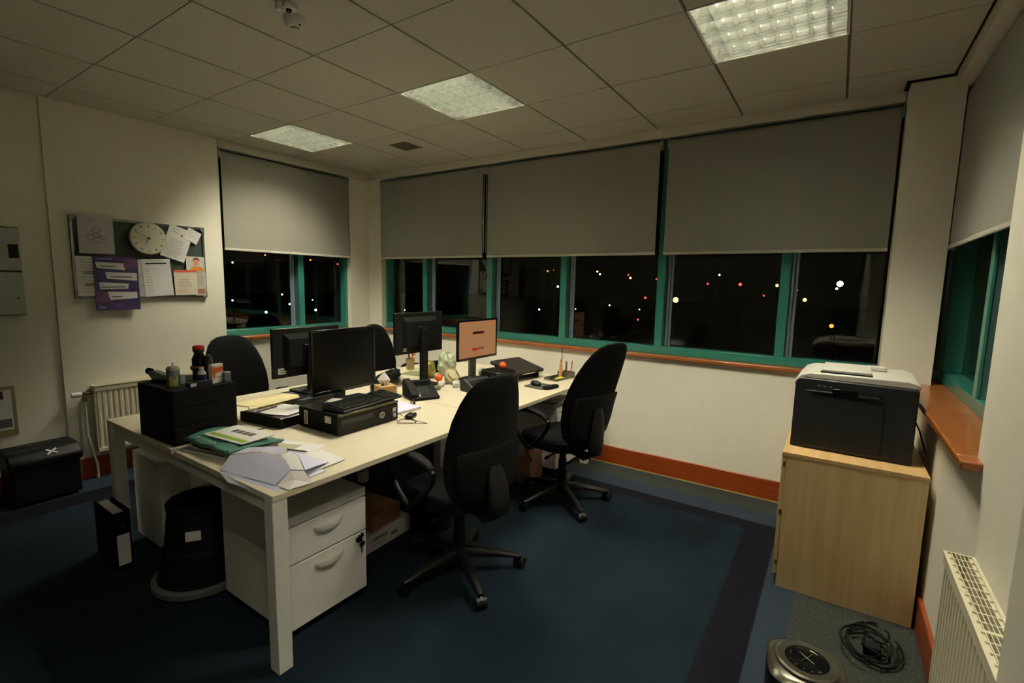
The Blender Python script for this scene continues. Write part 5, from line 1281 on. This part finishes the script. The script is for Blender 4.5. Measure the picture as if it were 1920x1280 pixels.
o, mark, lines, w, h = flat('leaflet', 'pale leaflet with small print behind the orange-headed one', 'leaflet', -1.895, -1.808, 1.372, 1.580, mat('pale_leaflet', (196, 192, 178), 0.8), x=0.0245)
lines('print', 0.2, 0.85, 0.45, 0.8, 8, LINK, 0.2, 13); mark('red_print', 0.1, 0.9, 0.08, 0.28, mat('dull_red_print', (176, 116, 98), 0.7)); lines('header', 0.1, 0.7, 0.92, 0.93, 2, INK, 0.1, 1)
# clock
ck = thing('wall_clock', 'round white clock with black hands on the noticeboard', 'clock', (0.0255, -2.220, 1.826))
def disc(r, x0, x1, n=48): return [(r * math.cos(2 * PI * k / n), r * math.sin(2 * PI * k / n)) for k in range(n)]
MB().prism(disc(0.126, 0, 0), 'x', 0.0, 0.022).build('case', mat('clock_rim', (196, 194, 176), 0.4), ck, bevel=0.005)
MB().prism(disc(0.116, 0, 0), 'x', 0.0222, 0.0228).build('dial', mat('clock_dial', (222, 220, 200), 0.5), ck)
m = MB()
for k in range(12):
    a = PI / 2 - 2 * PI * k / 12
    m.xf(Matrix.Translation((0.0232, 0.098 * math.cos(a), 0.098 * math.sin(a))) @ Matrix.Rotation(a - PI / 2, 4, 'X'))
    m.box(0, 0.0006, -0.0022, 0.0022, -0.008, 0.008)
    if k in (0, 10, 11, 2, 4, 5, 7, 8): m.box(0, 0.0006, 0.0036, 0.0072, -0.008, 0.008)
m.xf(); m.build('hour_marks', INK, ck)
def hand(nm, ang, ln, wd, x):
    a = math.radians(90 - ang)
    m = MB().xf(Matrix.Translation((x, 0, 0)) @ Matrix.Rotation(a, 4, 'X')); m.prism([(-0.012, -wd), (ln, -wd * 0.4), (ln, wd * 0.4), (-0.012, wd)], 'x', 0, 0.0010); m.build(nm, BLK, ck)
hand('hour_hand', 206, 0.052, 0.0034, 0.0245); hand('minute_hand', 298, 0.090, 0.0024, 0.0262); hand('second_hand', 270, 0.098, 0.0008, 0.0278)
MB().prism(disc(0.006, 0, 0, 16), 'x', 0.0240, 0.0300).build('spindle', BLK, ck)
# white cupboard / box on the wall at the left edge
wc = thing('wall_cabinet', 'grey-white two-part cabinet on the wall at the left picture edge', 'wall cabinet', (-0.018, -3.22, 1.255))
MB().box(0.001, 0.120, -0.25, 0.25, 0, 0.575).build('case', DGREY, wc, bevel=0.003)
d1 = MB().box(0.1205, 0.136, -0.25, 0.25, 0.295, 0.570).build('upper_door', mat('door_grey_white', (176, 180, 172), 0.4), wc, bevel=0.004)
d2 = MB().box(0.1205, 0.136, -0.25, 0.25, 0.006, 0.283).build('lower_door', mat('door_grey_white', (176, 180, 172), 0.4), wc, bevel=0.004)
MB().box(0.1362, 0.139, 0.19, 0.238, 0.375, 0.465).build('handle', BLK, d1, bevel=0.002)
MB().cyl((0.136, 0.215, 0.115), (0.139, 0.215, 0.115), 0.007, n=12).build('lock', INK, d2)
o = thing('pin_board', 'tan pinboard low on the wall at the left picture edge', 'board', (-0.018, -3.20, 0.60))
MB().box(0.001, 0.010, -0.16, 0.155, -0.17, 0.17).build('board', TAN, o, bevel=0.002)
o, mark, lines, w, h = flat('leaflet', 'white leaflet with dark blocks pinned to the tan board', 'leaflet', -3.22, -3.065, 0.47, 0.745, PAPER, x=-0.0070)
mark('dark_block', 0.3, 0.95, 0.06, 0.28, mat('slate_print', (88, 92, 104), 0.7)); mark('dark_block', 0.0, 0.75, 0.78, 0.98, mat('maroon_print', (80, 40, 40), 0.7))
